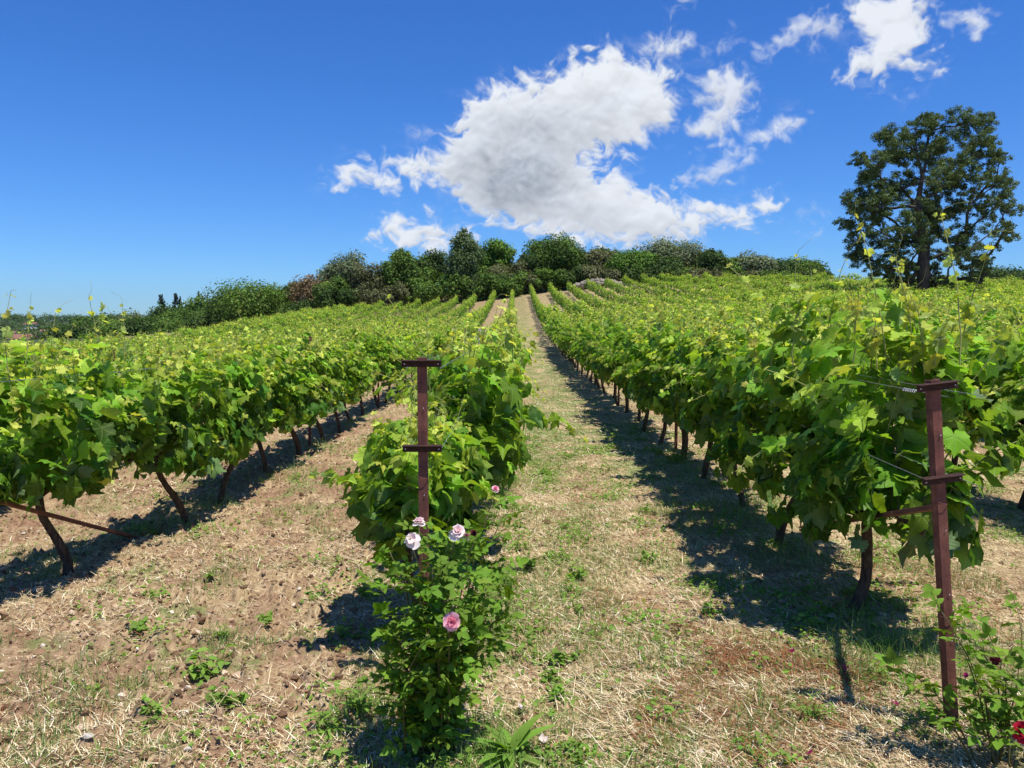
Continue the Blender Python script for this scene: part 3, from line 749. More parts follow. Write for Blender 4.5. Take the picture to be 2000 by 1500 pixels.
for i, nm, xe in ((0, 'behind the rose bush', p1.location), (1, 'right of the path', p2.location), (-1, 'on the left side', p3.location)):
    H = {0: H1, 1: H2, -1: H3}[i]
    for hz, w2 in ((H - .06, 'upper'), (H - .42, 'lower')):
        for sx in (-1, 1):
            mb = MB(); pts = []
            for y in np.linspace(0, 30, 40):
                Y = xe.y + y; f = min(1, y / 3); X = (xe.x * (1 - f) + row_x(i, Y) * f) + sx * .075
                pts.append((X, Y, gz(X, Y) * .0 + float(G0(X, Y)) + hz - .05 - .012 * math.sin(math.pi * ((y % 5.4) / 5.4))))
            tube(mb, pts, .0014, 4, cap=False); o = mb.build('trellis_wire', M['wire'])
            tag(o, '%s %s wire strung along the vine row %s' % (w2, 'left' if sx < 0 else 'right', nm), 'wire', 'trellis wires')
            if i == 1 and hz == H - .06 and sx == -1:
                c = Vector(pts[0]); m2 = MB()
                q = np.linspace(0, 12 * math.pi, 60); tube(m2, np.stack([.006 * np.cos(q), np.linspace(.25, .36, 60), .006 * np.sin(q)], -1) + np.array(pts[0]), .002, 4, cap=False)
                m2.build('twist', M['wire'], o)

# ------------------------------------------------------------------ rose bushes
def oval_leaf(w=.36, n=5, fold=.25, curl=.18):
    t = np.linspace(0, 1, n + 2); P = []; 
    mid = [[0, a, -curl * a * a] for a in t]
    P += mid
    for s in (-1, 1):
        for a in t[1:-1]:
            ww = w * math.sin(math.pi * a ** .8) ** .8 * (1.05 - .35 * a); P.append([s * ww, a, fold * ww - curl * a * a])
    P = np.array(P, float); Fc = []; m = len(mid)
    for si, off in ((0, m), (1, m + n)):
        A = [0] + [off + q for q in range(n)] + [m - 1]
        for q in range(m - 1):
            f = [q, q + 1, A[q + 1], A[q]] if si else [q, A[q], A[q + 1], q + 1]
            if q == 0: f = [0, A[1], 1] if not si else [0, 1, A[1]]
            elif q == m - 2: f = [q, A[q], m - 1] if not si else [q, m - 1, A[q]]
            Fc.append(f)
    T = []
    for f in Fc: T += [[f[0], f[1], f[2]]] + ([[f[0], f[2], f[3]]] if len(f) == 4 else [])
    return P, np.array(T), P.copy()
LEAFLET = oval_leaf()
def rose_leaves(mb, rg, P, age=.3, size=.05, droop=.5):
    """compound leaves (five leaflets) at points P"""
    pos = []; nr = []; tp = []; sz = []; cc = []
    for p, out in P:
        ax = unit(np.array(out) + rg.normal(0, .25, 3) + [0, 0, -.1]); up = unit(np.array([0, 0, 1.]) + rg.normal(0, .45, 3) + ax * droop * .5)
        sd = unit(np.cross(ax, up)); up = np.cross(sd, ax); s = size * rg.uniform(.7, 1.2); a = np.clip(age + rg.normal(0, .13), 0, 1); rr = rg.random()
        tube(mb, [p, p + ax * s * .9, p + ax * s * 1.7], .0012, 3, (.3, .3, 0, 1), cap=False)
        for (t, si, k) in ((1.7, 0, 1.1), (1.5, 1, .9), (1.5, -1, .9), (.75, 1, .7), (.75, -1, .7)):
            pos.append(p + ax * s * t + np.array([0, 0, -droop * s * .2 * t])); d = ax * (1 if si == 0 else .45) + sd * si * .9
            nr.append(up + rg.normal(0, .22, 3)); tp.append(d + rg.normal(0, .12, 3)); sz.append(s * k); cc.append((a, rr, 0, 1))
    put_leaves(mb, [LEAFLET], np.array(pos), np.array(nr), np.array(tp), np.array(sz), np.array(cc))
def rose_flower(parent, pos, axis, r, m, seed, loose=.5, name='flower', label=None, layers=4):
    rg = np.random.default_rng(seed); mb = MB(); ax = unit(np.array(axis, float)); ref = unit(np.cross(ax, [0.3, .8, .2])); r2 = np.cross(ax, ref)
    na, nb = 6, 5
    for ly in range(layers):
        cnt = [5, 6, 6, 5][ly % 4]; f = 1 - ly / layers; opn = f * (1.25 + loose * .4)
        for q in range(cnt):
            th = 2 * math.pi * (q + .5 * (ly % 2)) / cnt + rg.normal(0, .12); V = []; L_ = r * (.55 + .45 * f) * rg.uniform(.88, 1.12)
            for i in range(na):
                t = i / (na - 1); el = opn * (t ** .7) * (1 + .12 * rg.normal() * 0)
                for j in range(nb):
                    s = (j / (nb - 1) - .5) * 2; w = L_ * .62 * math.sin(min(1, t * 1.15 + .12) * math.pi * .62) * (1 - .12 * t * (s * s))
                    rad = L_ * (t - .10 * s * s * t) * math.sin(opn) ; hh = L_ * t * math.cos(opn) * .9 + .12 * L_ * (s * s) * t + (.10 * L_ * math.sin(t * 3.1 + q) - .16 * L_ * t * t * f)
                    d = ref * math.cos(th) + r2 * math.sin(th); tg = -ref * math.sin(th) + r2 * math.cos(th)
                    V.append(np.array(pos) + d * rad + tg * w * s * .95 + ax * (hh + .012 * ly * 0 + ly * r * .06 + rg.normal(0, .02) * L_ * t))
            Fc = np.array([[i * nb + j, i * nb + j + 1, (i + 1) * nb + j + 1, (i + 1) * nb + j] for i in range(na - 1) for j in range(nb - 1)])
            mb.add(np.array(V), Fc, (np.clip(ly / layers * .9 + rg.normal(0, .08), 0, 1), 0, 0, 1))
    o = mb.build(name, m, parent)
    s2 = MB(); tube(s2, [np.array(pos) - ax * r * .55, np.array(pos) - ax * r * .1, np.array(pos) + ax * r * .05], [.002, .006, .004], 6, (.5, 0, 0, 1)); s2.build('calyx', M['cane'], o)
    if label: o['label'] = label
    return o
def rose_bush():
    rg = np.random.default_rng(55); b = ground_at(845, 1475); b = Vector((b.x, b.y, gz(b.x, b.y)))
    Y0 = b.y
    r = empty('rose_bush', b, 'pink and white flowering rose bush growing in front of the central rusty post', 'rose bush')
    st = MB(); lv = MB(); P = []; B = np.array(b)
    tips = [(760, 1075, .05), (800, 1050, -.05), (818, 1030, .1), (855, 1060, .0), (893, 1045, -.02), (930, 1050, .1), (967, 965, .30), (985, 1100, .15), (1000, 1170, .0), (745, 1150, -.05), (765, 1240, -.15), (882, 1215, -.22), (833, 1240, -.2), (960, 1230, .1), (740, 1310, 0), (925, 1160, -.1), (980, 1010, .2), (800, 1130, -.15), (845, 1110, -.12), (905, 1120, -.15), (955, 1140, .0), (790, 1200, -.1), (930, 1280, -.05)]
    W_ = {}
    for k, (px, py, dy) in enumerate(tips):
        T = np.array(at(px, py, Y0 + dy)); base = B + np.array([rg.normal(0, .04), rg.normal(0, .03), 0]); n = 11; t = np.linspace(0, 1, n)[:, None]
        mid = (base + T) / 2 + np.array([(T[0] - base[0]) * -.25 + rg.normal(0, .03), rg.normal(0, .04), .12 * (T[2] - base[2])])
        C = (1 - t) ** 2 * base + 2 * t * (1 - t) * mid + t * t * T + rg.normal(0, .004, (n, 3)); C[-1] = T; C[0] = base
        tube(st, C, np.linspace(.0055, .0018, n), 5, (.15, 0, 0, 1)); st.c[-2 if False else -1]
        W_[(px, py)] = C
        for q in np.arange(1.2, n - .3, .31):
            p = np.array([np.interp(q, np.arange(n), C[:, c]) for c in range(3)]); th = rg.uniform(0, 2 * math.pi)
            P.append((p, (math.cos(th), math.sin(th), rg.uniform(-.1, .6))))
    st.build('stems', M['cane'], r).matrix_parent_inverse = Matrix.Translation(-b)
    rose_leaves(lv, rg, P, .36, .040); lv.build('leaves', M['rose_leaf'], r).matrix_parent_inverse = Matrix.Translation(-b)
    fl = [((805, 1055), 'petal_white', .031, (-.2, -.7, .6), 1.0, 'loose blush white rose on the left'), ((893, 1040), 'petal_white', .032, (.1, -.6, .8), 1.0, 'blush white rose opening at the top'),
          ((818, 1022), 'petal_white', .028, (.0, .1, 1), .9, 'small fading white rose beside the post'), ((882, 1214), 'petal_pink', .033, (.0, -1, .25), .3, 'full pink rose facing forward'),
          ((833, 1243), 'petal_white', .026, (-.3, -.8, -.2), 1.0, 'half shed white rose'), ((967, 956), 'petal_pink', .018, (.2, -.5, .8), .2, 'small pink rose bud at the tallest shoot'), ((925, 1042), 'petal_dry', .014, (.3, -.4, .6), .2, 'withered dark red bud'), ((912, 1048), 'petal_pink', .015, (.3, -.6, .6), .3, 'small pink bud beside the white rose')]
    for k, ((px, py), m, rad, ax, lo, lab) in enumerate(fl):
        dy = {(967, 956): .30, (882, 1214): -.24, (833, 1243): -.22, (805, 1055): -.08}.get((px, py), -.02)
        o = rose_flower(r, np.array(at(px, py, Y0 + dy)), ax, rad, M[m], 70 + k, lo, label=lab, layers=2 if 'shed' in lab or 'loose' in lab else 4); o.matrix_parent_inverse = Matrix.Translation(-b)
    return r
rose_bush()
def red_rose():
    rg = np.random.default_rng(77); g = ground_at(1960, 1495); b = Vector((g.x, g.y, g.z))
    r = empty('rose_bush', b, 'straggly red rose bush in the bottom right corner', 'rose bush'); st = MB(); lv = MB(); P = []; B = np.array(b); Y0 = b.y
    for k, (px, py, dy, bx) in enumerate([(1840, 1195, .0, -.02), (1872, 1255, .03, -.05), (1905, 1225, .1, .02), (1990, 1200, .05, .05), (1945, 1265, .0, .03), (1960, 1340, -.05, .0), (2050, 1250, 0, .08), (1990, 1300, .1, .05), (1905, 1330, -.1, -.04), (1760, 1305, .05, -.10), (1750, 1330, .0, -.12), (2040, 1390, -.05, .1), (1985, 1420, -.1, .02), (1880, 1420, -.08, -.03), (1930, 1400, -.05, 0), (2080, 1330, .1, .1)]):
        T = np.array(at(px, py, Y0 + dy)); base = B + np.array([bx, rg.normal(0, .03), 0]); n = 9; t = np.linspace(0, 1, n)[:, None]
        mid = (base + T) / 2 + np.array([(T[0] - base[0]) * -.2, rg.normal(0, .03), .08]); C = (1 - t) ** 2 * base + 2 * t * (1 - t) * mid + t * t * T + rg.normal(0, .003, (n, 3))
        tube(st, C, np.linspace(.0045, .0016, n), 5, (.2, 0, 0, 1))
        for q in np.arange(3.5, n - .4, .8):
            p = np.array([np.interp(q, np.arange(n), C[:, c]) for c in range(3)]); th = rg.uniform(0, 2 * math.pi); P.append((p, (math.cos(th), math.sin(th), .3)))
        P.append((C[-1], unit(C[-1] - C[-2]) + [0, 0, .2]))
    I = Matrix.Translation(-b)
    st.build('stems', M['cane'], r).matrix_parent_inverse = I; rose_leaves(lv, rg, P, .42, .042); lv.build('leaves', M['rose_leaf'], r).matrix_parent_inverse = I
    rose_flower(r, np.array(at(2000, 1432, Y0 - .12)), (-.4, -.8, .3), .042, M['petal_red'], 81, .6, label='red rose at the picture edge').matrix_parent_inverse = I
    rose_flower(r, np.array(at(1944, 1290, Y0)), (-.2, -.5, -.5), .02, M['petal_dry'], 82, .9, label='withered dark red rose', layers=2).matrix_parent_inverse = I
    rose_flower(r, np.array(at(1886, 1318, Y0 + .05)), (-.2, -.5, .3), .009, M['petal_magenta'], 83, .4, label='tiny magenta bud').matrix_parent_inverse = I
red_rose()

# ------------------------------------------------------------------ ground litter: straw, grass, weeds, crumbs of soil
def blade_tpl(seg, w=1.0, bend=.35):
    t = np.linspace(0, 1, seg + 1); P = []
    for a in t[:-1]: P += [[-.5 * w * (1 - .5 * a), a, bend * a * (1 - a) * 4 * .25 + 0], [.5 * w * (1 - .5 * a), a, bend * a * (1 - a)]]
    P.append([0, 1, 0]); P = np.array(P, float); T = []
    for i in range(seg - 1): T += [[2 * i, 2 * i + 1, 2 * i + 3], [2 * i, 2 * i + 3, 2 * i + 2]]
    T.append([2 * seg - 2, 2 * seg - 1, 2 * seg]); return P, np.array(T), P.copy()
STRAW = blade_tpl(2, 1, .12); 
def grass_tpl():
    t = np.linspace(0, 1, 4); P = []
    for a in t[:-1]: P += [[-.5 * (1 - .6 * a), .35 * a * a, a * (1 - .15 * a)], [.5 * (1 - .6 * a), .35 * a * a, a * (1 - .15 * a)]]
    P.append([0, .45, .85]); T = [[0, 1, 3], [0, 3, 2], [2, 3, 5], [2, 5, 4], [4, 5, 6]]; P = np.array(P, float); return P, np.array(T), P.copy()
GRASS = grass_tpl()
def sample_ground(n, r0, r1, power, spread=41):
    """points in the view wedge, denser near the camera"""
    u = rng.random(n); r = (r0 ** power + u * (r1 ** power - r0 ** power)) ** (1 / power)
    a = np.radians(rng.uniform(-spread, spread, n)); return r * np.sin(a), r * np.cos(a), r
def path_x(y): return (row_x(0, y) + row_x(1, y)) / 2 + .02
def lane_pos(x, y):
    """0 on a row line, 1 half way between rows"""
    f = (x - ROW0 - DRIFT * y) / SPACING; f = f - np.floor(f); return 1 - np.abs(f - .5) * 2 if False else 1 - 2 * np.abs(f - .5)
def eu(yaw, pitch, roll=None):
    n = len(yaw); cy, sy, cp, sp = np.cos(yaw), np.sin(yaw), np.cos(pitch), np.sin(pitch)
    Y = np.stack([-sy * cp, cy * cp, sp], -1)      # along
    X = np.stack([cy, sy, np.zeros(n)], -1); Z = np.cross(X, Y); return np.stack([X, Y, Z], -1)
def strew():
    # straw and clippings
    mb = MB()
    for n, r0, r1, pw, ls, ws in ((150000, 2.5, 9, .7, 1, 1), (80000, 9, 34, .6, 1.7, 2.4)):
        x, y, r = sample_ground(n, r0, r1, pw)
        pt = fbm(x * 1.1, y * 1.1, 4, 71); dens = sstep(.40, .62, pt) * .8 + .06 + .42 * sstep(-1.2, .4, x)
        k = rng.random(n) < dens; x, y, r = x[k], y[k], r[k]; n = len(x)
        yaw = rng.normal(.9, .9, n); Mx = eu(yaw, rng.normal(.06, .16, n)); ln = rng.gamma(2.0, .021, n) * ls + .012; wd = rng.uniform(.0013, .0036, n) * ws * (1 + r * .05)
        c = np.clip(rng.normal(.60, .25, n) - (rng.random(n) < .12) * .5, 0, 1)
        red = (fbm(x * 1.6 + 9, y * 1.6, 3, 91) > .60) & (rng.random(n) < .55) & (x > .5) & (r < 8); c[red] = rng.uniform(0, .12, red.sum())
        pos = np.stack([x, y, G(x, y) + .003 + rng.random(n) * .016], -1)
        scatter(mb, STRAW[0], STRAW[1], pos, Mx, np.stack([wd, ln, ln], -1), np.stack([c, rng.random(n), c * 0, c * 0 + 1], -1), STRAW[2])
    tag(mb.build('dry_grass_litter', M['straw']), 'dry straw and clippings strewn over the earth', 'straw', kind='stuff')
    # green grass in patches
    mb = MB()
    for n, r0, r1, pw, hs, ws in ((210000, 2.5, 10, .7, 1, 1), (110000, 10, 42, .6, 1.35, 2.6)):
        x, y, r = sample_ground(n, r0, r1, pw)
        pt = fbm(x * 2.1 + 40, y * 2.1, 4, 81); lane = lane_pos(x, y)
        inpath = np.exp(-((x - path_x(y)) / .8) ** 2)
        cor = sstep(2.6, 4.2, -y + 7) * 0
        near_c = np.exp(-((x - .75) / .9) ** 2) * (1 - sstep(3.2, 4.4, y)) + .8 * np.exp(-((x + .65) / .3) ** 2) * (1 - sstep(3.2, 4.2, y))
        dens = sstep(.485, .61, pt + .07 * inpath - .085 * (x < -.8) + .20 * near_c + .05 * (lane < .3)) * .9 + .05 + .05 * inpath
        k = rng.random(n) < dens; x, y, r, pt, lane = x[k], y[k], r[k], pt[k], lane[k]; n = len(x)
        Mx = eu(rng.uniform(0, 6.28, n), rng.normal(0, .6, n)); h = rng.gamma(2.5, .0085, n) * hs * (1 + .8 * (lane < .35)) * (.7 + 1.2 * sstep(.5, .7, pt)) + .008; wd = rng.uniform(.002, .0042, n) * ws
        c = np.clip(rng.normal(.5, .22, n), 0, 1)
        scatter(mb, GRASS[0], GRASS[1], np.stack([x, y, G(x, y) - .003], -1), Mx, np.stack([wd, h * 1.3, h], -1), np.stack([c, rng.random(n), c * 0, c * 0 + 1], -1), GRASS[2])
    tag(mb.build('short_grass', M['grass']), 'short green grass growing in patches between the vine rows', 'grass', kind='stuff')
    # standing dry stalks and small clover-like leaves
    mb = MB(); n = 26000; x, y, r = sample_ground(n, 2.5, 12, .8); pt = fbm(x * 2.6 + 10, y * 2.6, 4, 181); k = rng.random(n) < sstep(.53, .68, pt); x, y = x[k], y[k]; n = len(x)
    c = np.clip(rng.normal(.5, .2, n), 0, 1); s = rng.uniform(.012, .034, n)
    Mx = rot_frames(np.stack([rng.normal(0, .5, n), rng.normal(0, .5, n), np.ones(n)], -1), rng.normal(0, 1, (n, 3)) * [1, 1, .3] + 1e-3)
    scatter(mb, LEAFLET[0], LEAFLET[1], np.stack([x, y, G(x, y) + rng.uniform(.002, .03, n)], -1), Mx, s, np.stack([c, rng.random(n), c * 0, c * 0 + 1], -1), LEAFLET[2])
    nc = 260; cx, cy, cr = sample_ground(nc, 2.6, 12, .8); cx = cx * .8; cs = rng.gamma(3, .03, nc) + .02; cx = np.where((cx < -.8) & (rng.random(nc) < .6), rng.uniform(-.3, 2.0, nc), cx); idx = rng.integers(0, nc, 28000); n = len(idx)
    x = cx[idx] + rng.normal(0, 1, n) * cs[idx]; y = cy[idx] + rng.normal(0, 1, n) * cs[idx]; d = np.hypot(x - cx[idx], y - cy[idx]) / cs[idx]
    c = np.clip(rng.normal(.45, .2, n), 0, 1); s = rng.uniform(.014, .040, n); Mx = rot_frames(np.stack([rng.normal(0, .5, n), rng.normal(0, .5, n), np.ones(n)], -1), rng.normal(0, 1, (n, 3)) * [1, 1, .4] + 1e-3)
    scatter(mb, LEAFLET[0], LEAFLET[1], np.stack([x, y, G(x, y) + rng.uniform(.002, .07, n) * np.clip(1.4 - d, .1, 1)], -1), Mx, np.stack([s * .8, s, s], -1), np.stack([c, rng.random(n), c * 0, c * 0 + 1], -1), LEAFLET[2])
    tag(mb.build('ground_cover', M['weed']), 'low broad-leaved green weeds sprinkled between the rows', 'weeds', kind='stuff')
    # crumbs
    mb = MB(); n = 42000; x, y, r = sample_ground(n, 2.5, 11, .8)
    k = rng.random(n) < .25 + .75 * (x < -.3); x, y = x[k], y[k]; n = len(x)
    ico = np.array([[0, 0, 1], [.9, 0, .35], [.25, .85, .4], [-.75, .5, .3], [-.7, -.55, .35], [.3, -.85, .3], [.5, .5, -.5], [-.6, 0, -.6], [.3, -.6, -.6]], float)
    tf = np.array([[0, 1, 2], [0, 2, 3], [0, 3, 4], [0, 4, 5], [0, 5, 1], [1, 6, 2], [2, 6, 7], [2, 7, 3], [3, 7, 4], [4, 7, 8], [4, 8, 5], [5, 8, 1], [1, 8, 6]])
    s = rng.gamma(1.5, .0042, n) + .002; c = rng.random(n)
    scatter(mb, ico, tf, np.stack([x, y, G(x, y)], -1), eu(rng.uniform(0, 6, n), rng.uniform(-1, 1, n)), np.stack([s, s * rng.uniform(.6, 1.3, n), s * .8], -1), np.stack([c, c, c, c * 0 + 1], -1))
    m, nt, N, L = mat('soil_crumb'); b = NB(nt); a = b.attr('col'); sc = N.new('ShaderNodeSeparateColor'); L.new(a.outputs[0], sc.inputs[0])
    b.out(b.prin(b.ramp(sc.outputs[0], [(0, (.12, .07, .04)), (.6, (.27, .165, .095)), (.93, (.50, .35, .23)), (1, (.68, .60, .48))]), .95, .1))
    tag(mb.build('soil_crumbs', m, smooth=False), 'crumbs of brown earth and grit on the bare strip', 'gravel', kind='stuff')
strew()
def red_patch():
    mb = MB(); n = 5200; cen = [(1500, 1300, .30), (1440, 1290, .2), (1650, 1325, .22), (1700, 1330, .16), (1620, 1400, .14), (1320, 1230, .1)]
    P = [ground_at(a, b_) for a, b_, _ in cen]; w = np.array([c[2] for c in cen]); idx = rng.choice(len(cen), n, p=w ** 2 / (w ** 2).sum())
    x = np.array([P[i].x for i in idx]) + rng.normal(0, 1, n) * w[idx] * .62; y = np.array([P[i].y for i in idx]) + rng.normal(0, 1, n) * w[idx] * .5
    Mx = eu(rng.uniform(0, 6.28, n), rng.normal(.3, .4, n)); ln = rng.uniform(.008, .035, n)
    c = rng.uniform(0, .16, n); scatter(mb, STRAW[0], STRAW[1], np.stack([x, y, G(x, y) + rng.random(n) * .02], -1), Mx, np.stack([rng.uniform(.002, .005, n), ln, ln], -1), np.stack([c, c, c, c * 0 + 1], -1), STRAW[2])
    tag(mb.build('dead_weeds', M['straw']), 'rusty red patch of dead weeds before the right vine', 'weeds', kind='stuff')
red_patch()

def weed(px, py, label, kind='leafy', size=.10, n=26, seed=0, cat='weed'):
    rg = np.random.default_rng(seed); g = ground_at(px, py); r = empty('weed_plant' if kind != 'rosette' else 'plantain_plant', g, label, cat, None); lv = MB(); pos = []; nr = []; tp = []; sz = []; cc = []
    if kind == 'rosette':
        tpl = oval_leaf(.15, 6, .3, .45)
        for i in range(n):
            th = rg.uniform(0, 6.28); el = rg.uniform(.3, 1.25); d = np.array([math.cos(th) * math.cos(el), math.sin(th) * math.cos(el), math.sin(el)])
            pos.append(d * .01); tp.append(d); nr.append(np.array([-math.cos(th) * math.sin(el), -math.sin(th) * math.sin(el), math.cos(el)])); sz.append(size * rg.uniform(.6, 1.2)); cc.append((rg.uniform(.2, .6), rg.random(), 0, 1))
        put_leaves(lv, [tpl], np.array(pos), np.array(nr), np.array(tp), np.array(sz), np.array(cc))
    else:
        st = MB()
        for s in range(max(3, n // 5)):
            th = rg.uniform(0, 6.28); L_ = size * rg.uniform(.6, 1.3); sp = rg.uniform(.3, 1.2)
            C = np.array([[math.cos(th) * sp * L_ * t, math.sin(th) * sp * L_ * t, L_ * (t - .3 * t * t * sp)] for t in np.linspace(0, 1, 5)]); tube(st, C, .0015, 3, (.6, 0, 0, 1), cap=False)
            for q in range(6):
                t = rg.uniform(.2, 1); p = np.array([np.interp(t, np.linspace(0, 1, 5), C[:, c]) for c in range(3)]); pos.append(p); d = rg.normal(0, 1, 3) * [1, 1, .4] + [0, 0, .2]; tp.append(d); nr.append([rg.normal(0, .5), rg.normal(0, .5), 1]); sz.append(rg.uniform(.3, .55) * size); cc.append((rg.uniform(.25, .75), rg.random(), 0, 1))
        st.build('stalks', M['cane'], r)
        put_leaves(lv, [oval_leaf(.3 if kind == 'leafy' else .1, 4, .2, .3)], np.array(pos), np.array(nr), np.array(tp), np.array(sz), np.array(cc))
    lv.build('leaves', M['weed'], r)
weed(995, 1478, 'broad plantain rosette at the foot of the rose bush', 'rosette', .17, 22, 1, 'plantain')
weed(1125, 1135, 'bright leafy weed in the middle of the path right of the rose bush', 'leafy', .10, 50, 2)
weed(1105, 1300, 'leafy weed on the path lower right of the rose bush', 'leafy', .10, 35, 3)
weed(432, 1245, 'round fine-leaved green weed on the brown strip', 'fine', .07, 70, 4)
weed(520, 1222, 'low leafy weed beside the dark twig', 'leafy', .08, 35, 5)
weed(405, 1325, 'largest leafy weed on the bare earth at lower left', 'leafy', .12, 40, 6)
weed(450, 1375, 'leafy weed just below the largest one at lower left', 'leafy', .09, 45, 7)
weed(275, 1235, 'spiky green weed near the tan stone', 'leafy', .09, 40, 8)
weed(405, 1130, 'small weed with yellowish leaves near the left vine shadow', 'leafy', .08, 15, 9)
weed(700, 1390, 'grassy weed clump left of the rose bush foot', 'fine', .12, 90, 10)
weed(640, 1440, 'grassy weed clump at the lower edge left of the rose bush', 'fine', .12, 90, 11)
weed(1230, 760, 'green grass clump at the right edge of the path', 'fine', .16, 80, 12)
weed(1320, 905, 'tall grass clump under the right vine row', 'fine', .2, 110, 13)
weed(1590, 1405, 'feathery green weed near the reddish dry patch', 'fine', .09, 70, 14)
weed(720, 1170, 'leafy weed close to the left side of the rose bush', 'leafy', .09, 40, 15)
weed(1035, 1110, 'leafy weed hugging the right side of the rose bush', 'leafy', .1, 40, 16)
weed(1130, 1200, 'small weed between two larger ones on the path', 'leafy', .07, 28, 17)
def stone(px, py, s, m, label, seed, flat=.6):
    import bmesh
    rg = np.random.default_rng(seed); bm = bmesh.new(); bmesh.ops.create_icosphere(bm, subdivisions=3, radius=1)
    ax = rg.normal(0, 1, (7, 3)); ax = unit(ax); off = rg.uniform(.42, .75, 7)
    for v in bm.verts:
        p = np.array(v.co)
        for a, o in zip(ax, off):
            d = p @ a
            if d > o: p = p - a * (d - o) * .85
        v.co = Vector(p * [s, s * rg.uniform(.98, 1.0) * .8, s * flat])
    V = np.array([v.co[:] for v in bm.verts]); Fc = np.array([[q.index for q in f.verts] for f in bm.faces]); bm.free()
    g = ground_at(px, py); mb = MB(); mb.add(V, Fc); o = mb.build('stone', m, smooth=False, loc=g + Vector((0, 0, s * flat * .10))); o.scale = (1.15, .95, .62); o.rotation_euler = (0, 0, rg.uniform(0, 6)); tag(o, label, 'stone', 'loose stones on the ground')
for i, (px, py, s, m, lab) in enumerate([(145, 1218, .042, 'tan_stone', 'largest tan stone on the brown strip at left'), (45, 1412, .022, 'stone', 'white stone at the lower left edge'), (170, 1438, .024, 'stone', 'pale stone at lower left, right of the white one at the edge'),
    (368, 1462, .020, 'stone', 'flat white stone chip at the bottom left of centre'), (585, 1418, .024, 'stone', 'pale stone near the weeds left of the rose bush'), (103, 1405, .010, 'stone', 'tiny white chip near the left edge'), (790, 1475, .045, 'stone', 'grey white stone at the foot of the rose bush'),
    (45, 1042, .022, 'stone', 'white stone under the slanting brace at the left edge'), (75, 1038, .018, 'stone', 'white stone right of the one at the left edge, under the brace'), (95, 1090, .016, 'stone', 'pale stone left of the first vine trunk'), (252, 1024, .018, 'stone', 'pale stone in the shade of the first left vine'), (515, 1358, .014, 'tan_stone', 'small tan stone in the middle of the brown strip'), (625, 905, .030, 'stone', 'grey stone on the strip beside the left row'), (1728, 1385, .02, 'stone', 'pale stone near the right post'), (710, 1085, .012, 'stone', 'tiny pale stone left of the rose flowers'), (1280, 1420, .014, 'stone', 'tiny pale stone on the grass bottom centre right'), (395, 1215, .012, 'stone', 'small white stone left of the round weed')]):
    stone(px, py, s, M[m], lab, 500 + i)
def stick(px0, py0, px1, py1, rad, m, name, label, cat, wob=.01):
    a = ground_at(px0, py0); c = ground_at(px1, py1); mb = MB(); t = np.linspace(0, 1, 9)[:, None]; P = np.array(a) * (1 - t) + np.array(c) * t + rng.normal(0, wob, (9, 3)) * [1, 1, .2]
    P[:, 2] = G(P[:, 0], P[:, 1]) + rad * .8; tube(mb, P - np.array(a), np.linspace(rad, rad * .6, 9), 6, rough=.1); o = mb.build(name, m, loc=a); tag(o, label, cat)
stick(1438, 1148, 1474, 1134, .009, M['stick'], 'wood_chip', 'pale split stick lying at the shade edge on the path', 'stick', .001)
stick(480, 1248, 590, 1272, .006, M['twig'], 'twig', 'dark twig lying on the brown earth', 'twig', .008)
stick(455, 1262, 525, 1222, .003, M['stick'], 'dry_stalk', 'pale dry stalk crossing the leafy weed beside the dark twig', 'stalk', .003)
stick(600, 1365, 675, 1308, .006, M['twig'], 'twig', 'grey brown twig slanting beside the grass left of the rose bush', 'twig', .006)
stick(172, 1395, 275, 1388, .003, M['stick'], 'dry_stalk', 'long pale dry stalk at lower left', 'stalk', .003)
stick(1195, 1235, 1240, 1260, .004, M['stick'], 'dry_stalk', 'pale dry stalk right of the rose bush', 'stalk', .002)
stick(1575, 1440, 1650, 1370, .003, M['stick'], 'dry_stalk', 'pale dry stalk near the magenta petal', 'stalk', .003)
PET = oval_leaf(.5, 5, .5, -.5)
for px, py, m, lab in ((1547, 1280, 'petal_magenta', 'magenta rose petal lying on the reddish patch'), (1581, 1480, 'petal_magenta', 'magenta rose petal at the bottom edge'), (1750, 1384, 'petal_magenta', 'magenta petal between the reddish patch and right post'), (1650, 1315, 'petal_magenta', 'small red petal among rusty dry weeds'), (1060, 1455, 'petal_white', 'white petal on the earth right of the plantain'), (1018, 1392, 'petal_white', 'white petal above the plantain')):
    g = ground_at(px, py); mb = MB(); a, f, u = PET; mb.add(a * .03 + [0, 0, .012], f, (.2, 0, 0, 1), u); mb.add(a * .026 * [1, 1, 1.5] @ np.array([[.6, .8, 0], [-.8, .6, 0], [0, 0, 1]]) + [0, 0, .016], f, (.4, 0, 0, 1), u); o = mb.build('fallen_petal', M[m], loc=g); tag(o, lab, 'petal', 'fallen rose petals'); o.rotation_euler = (.3, .2, rng.uniform(0, 6))

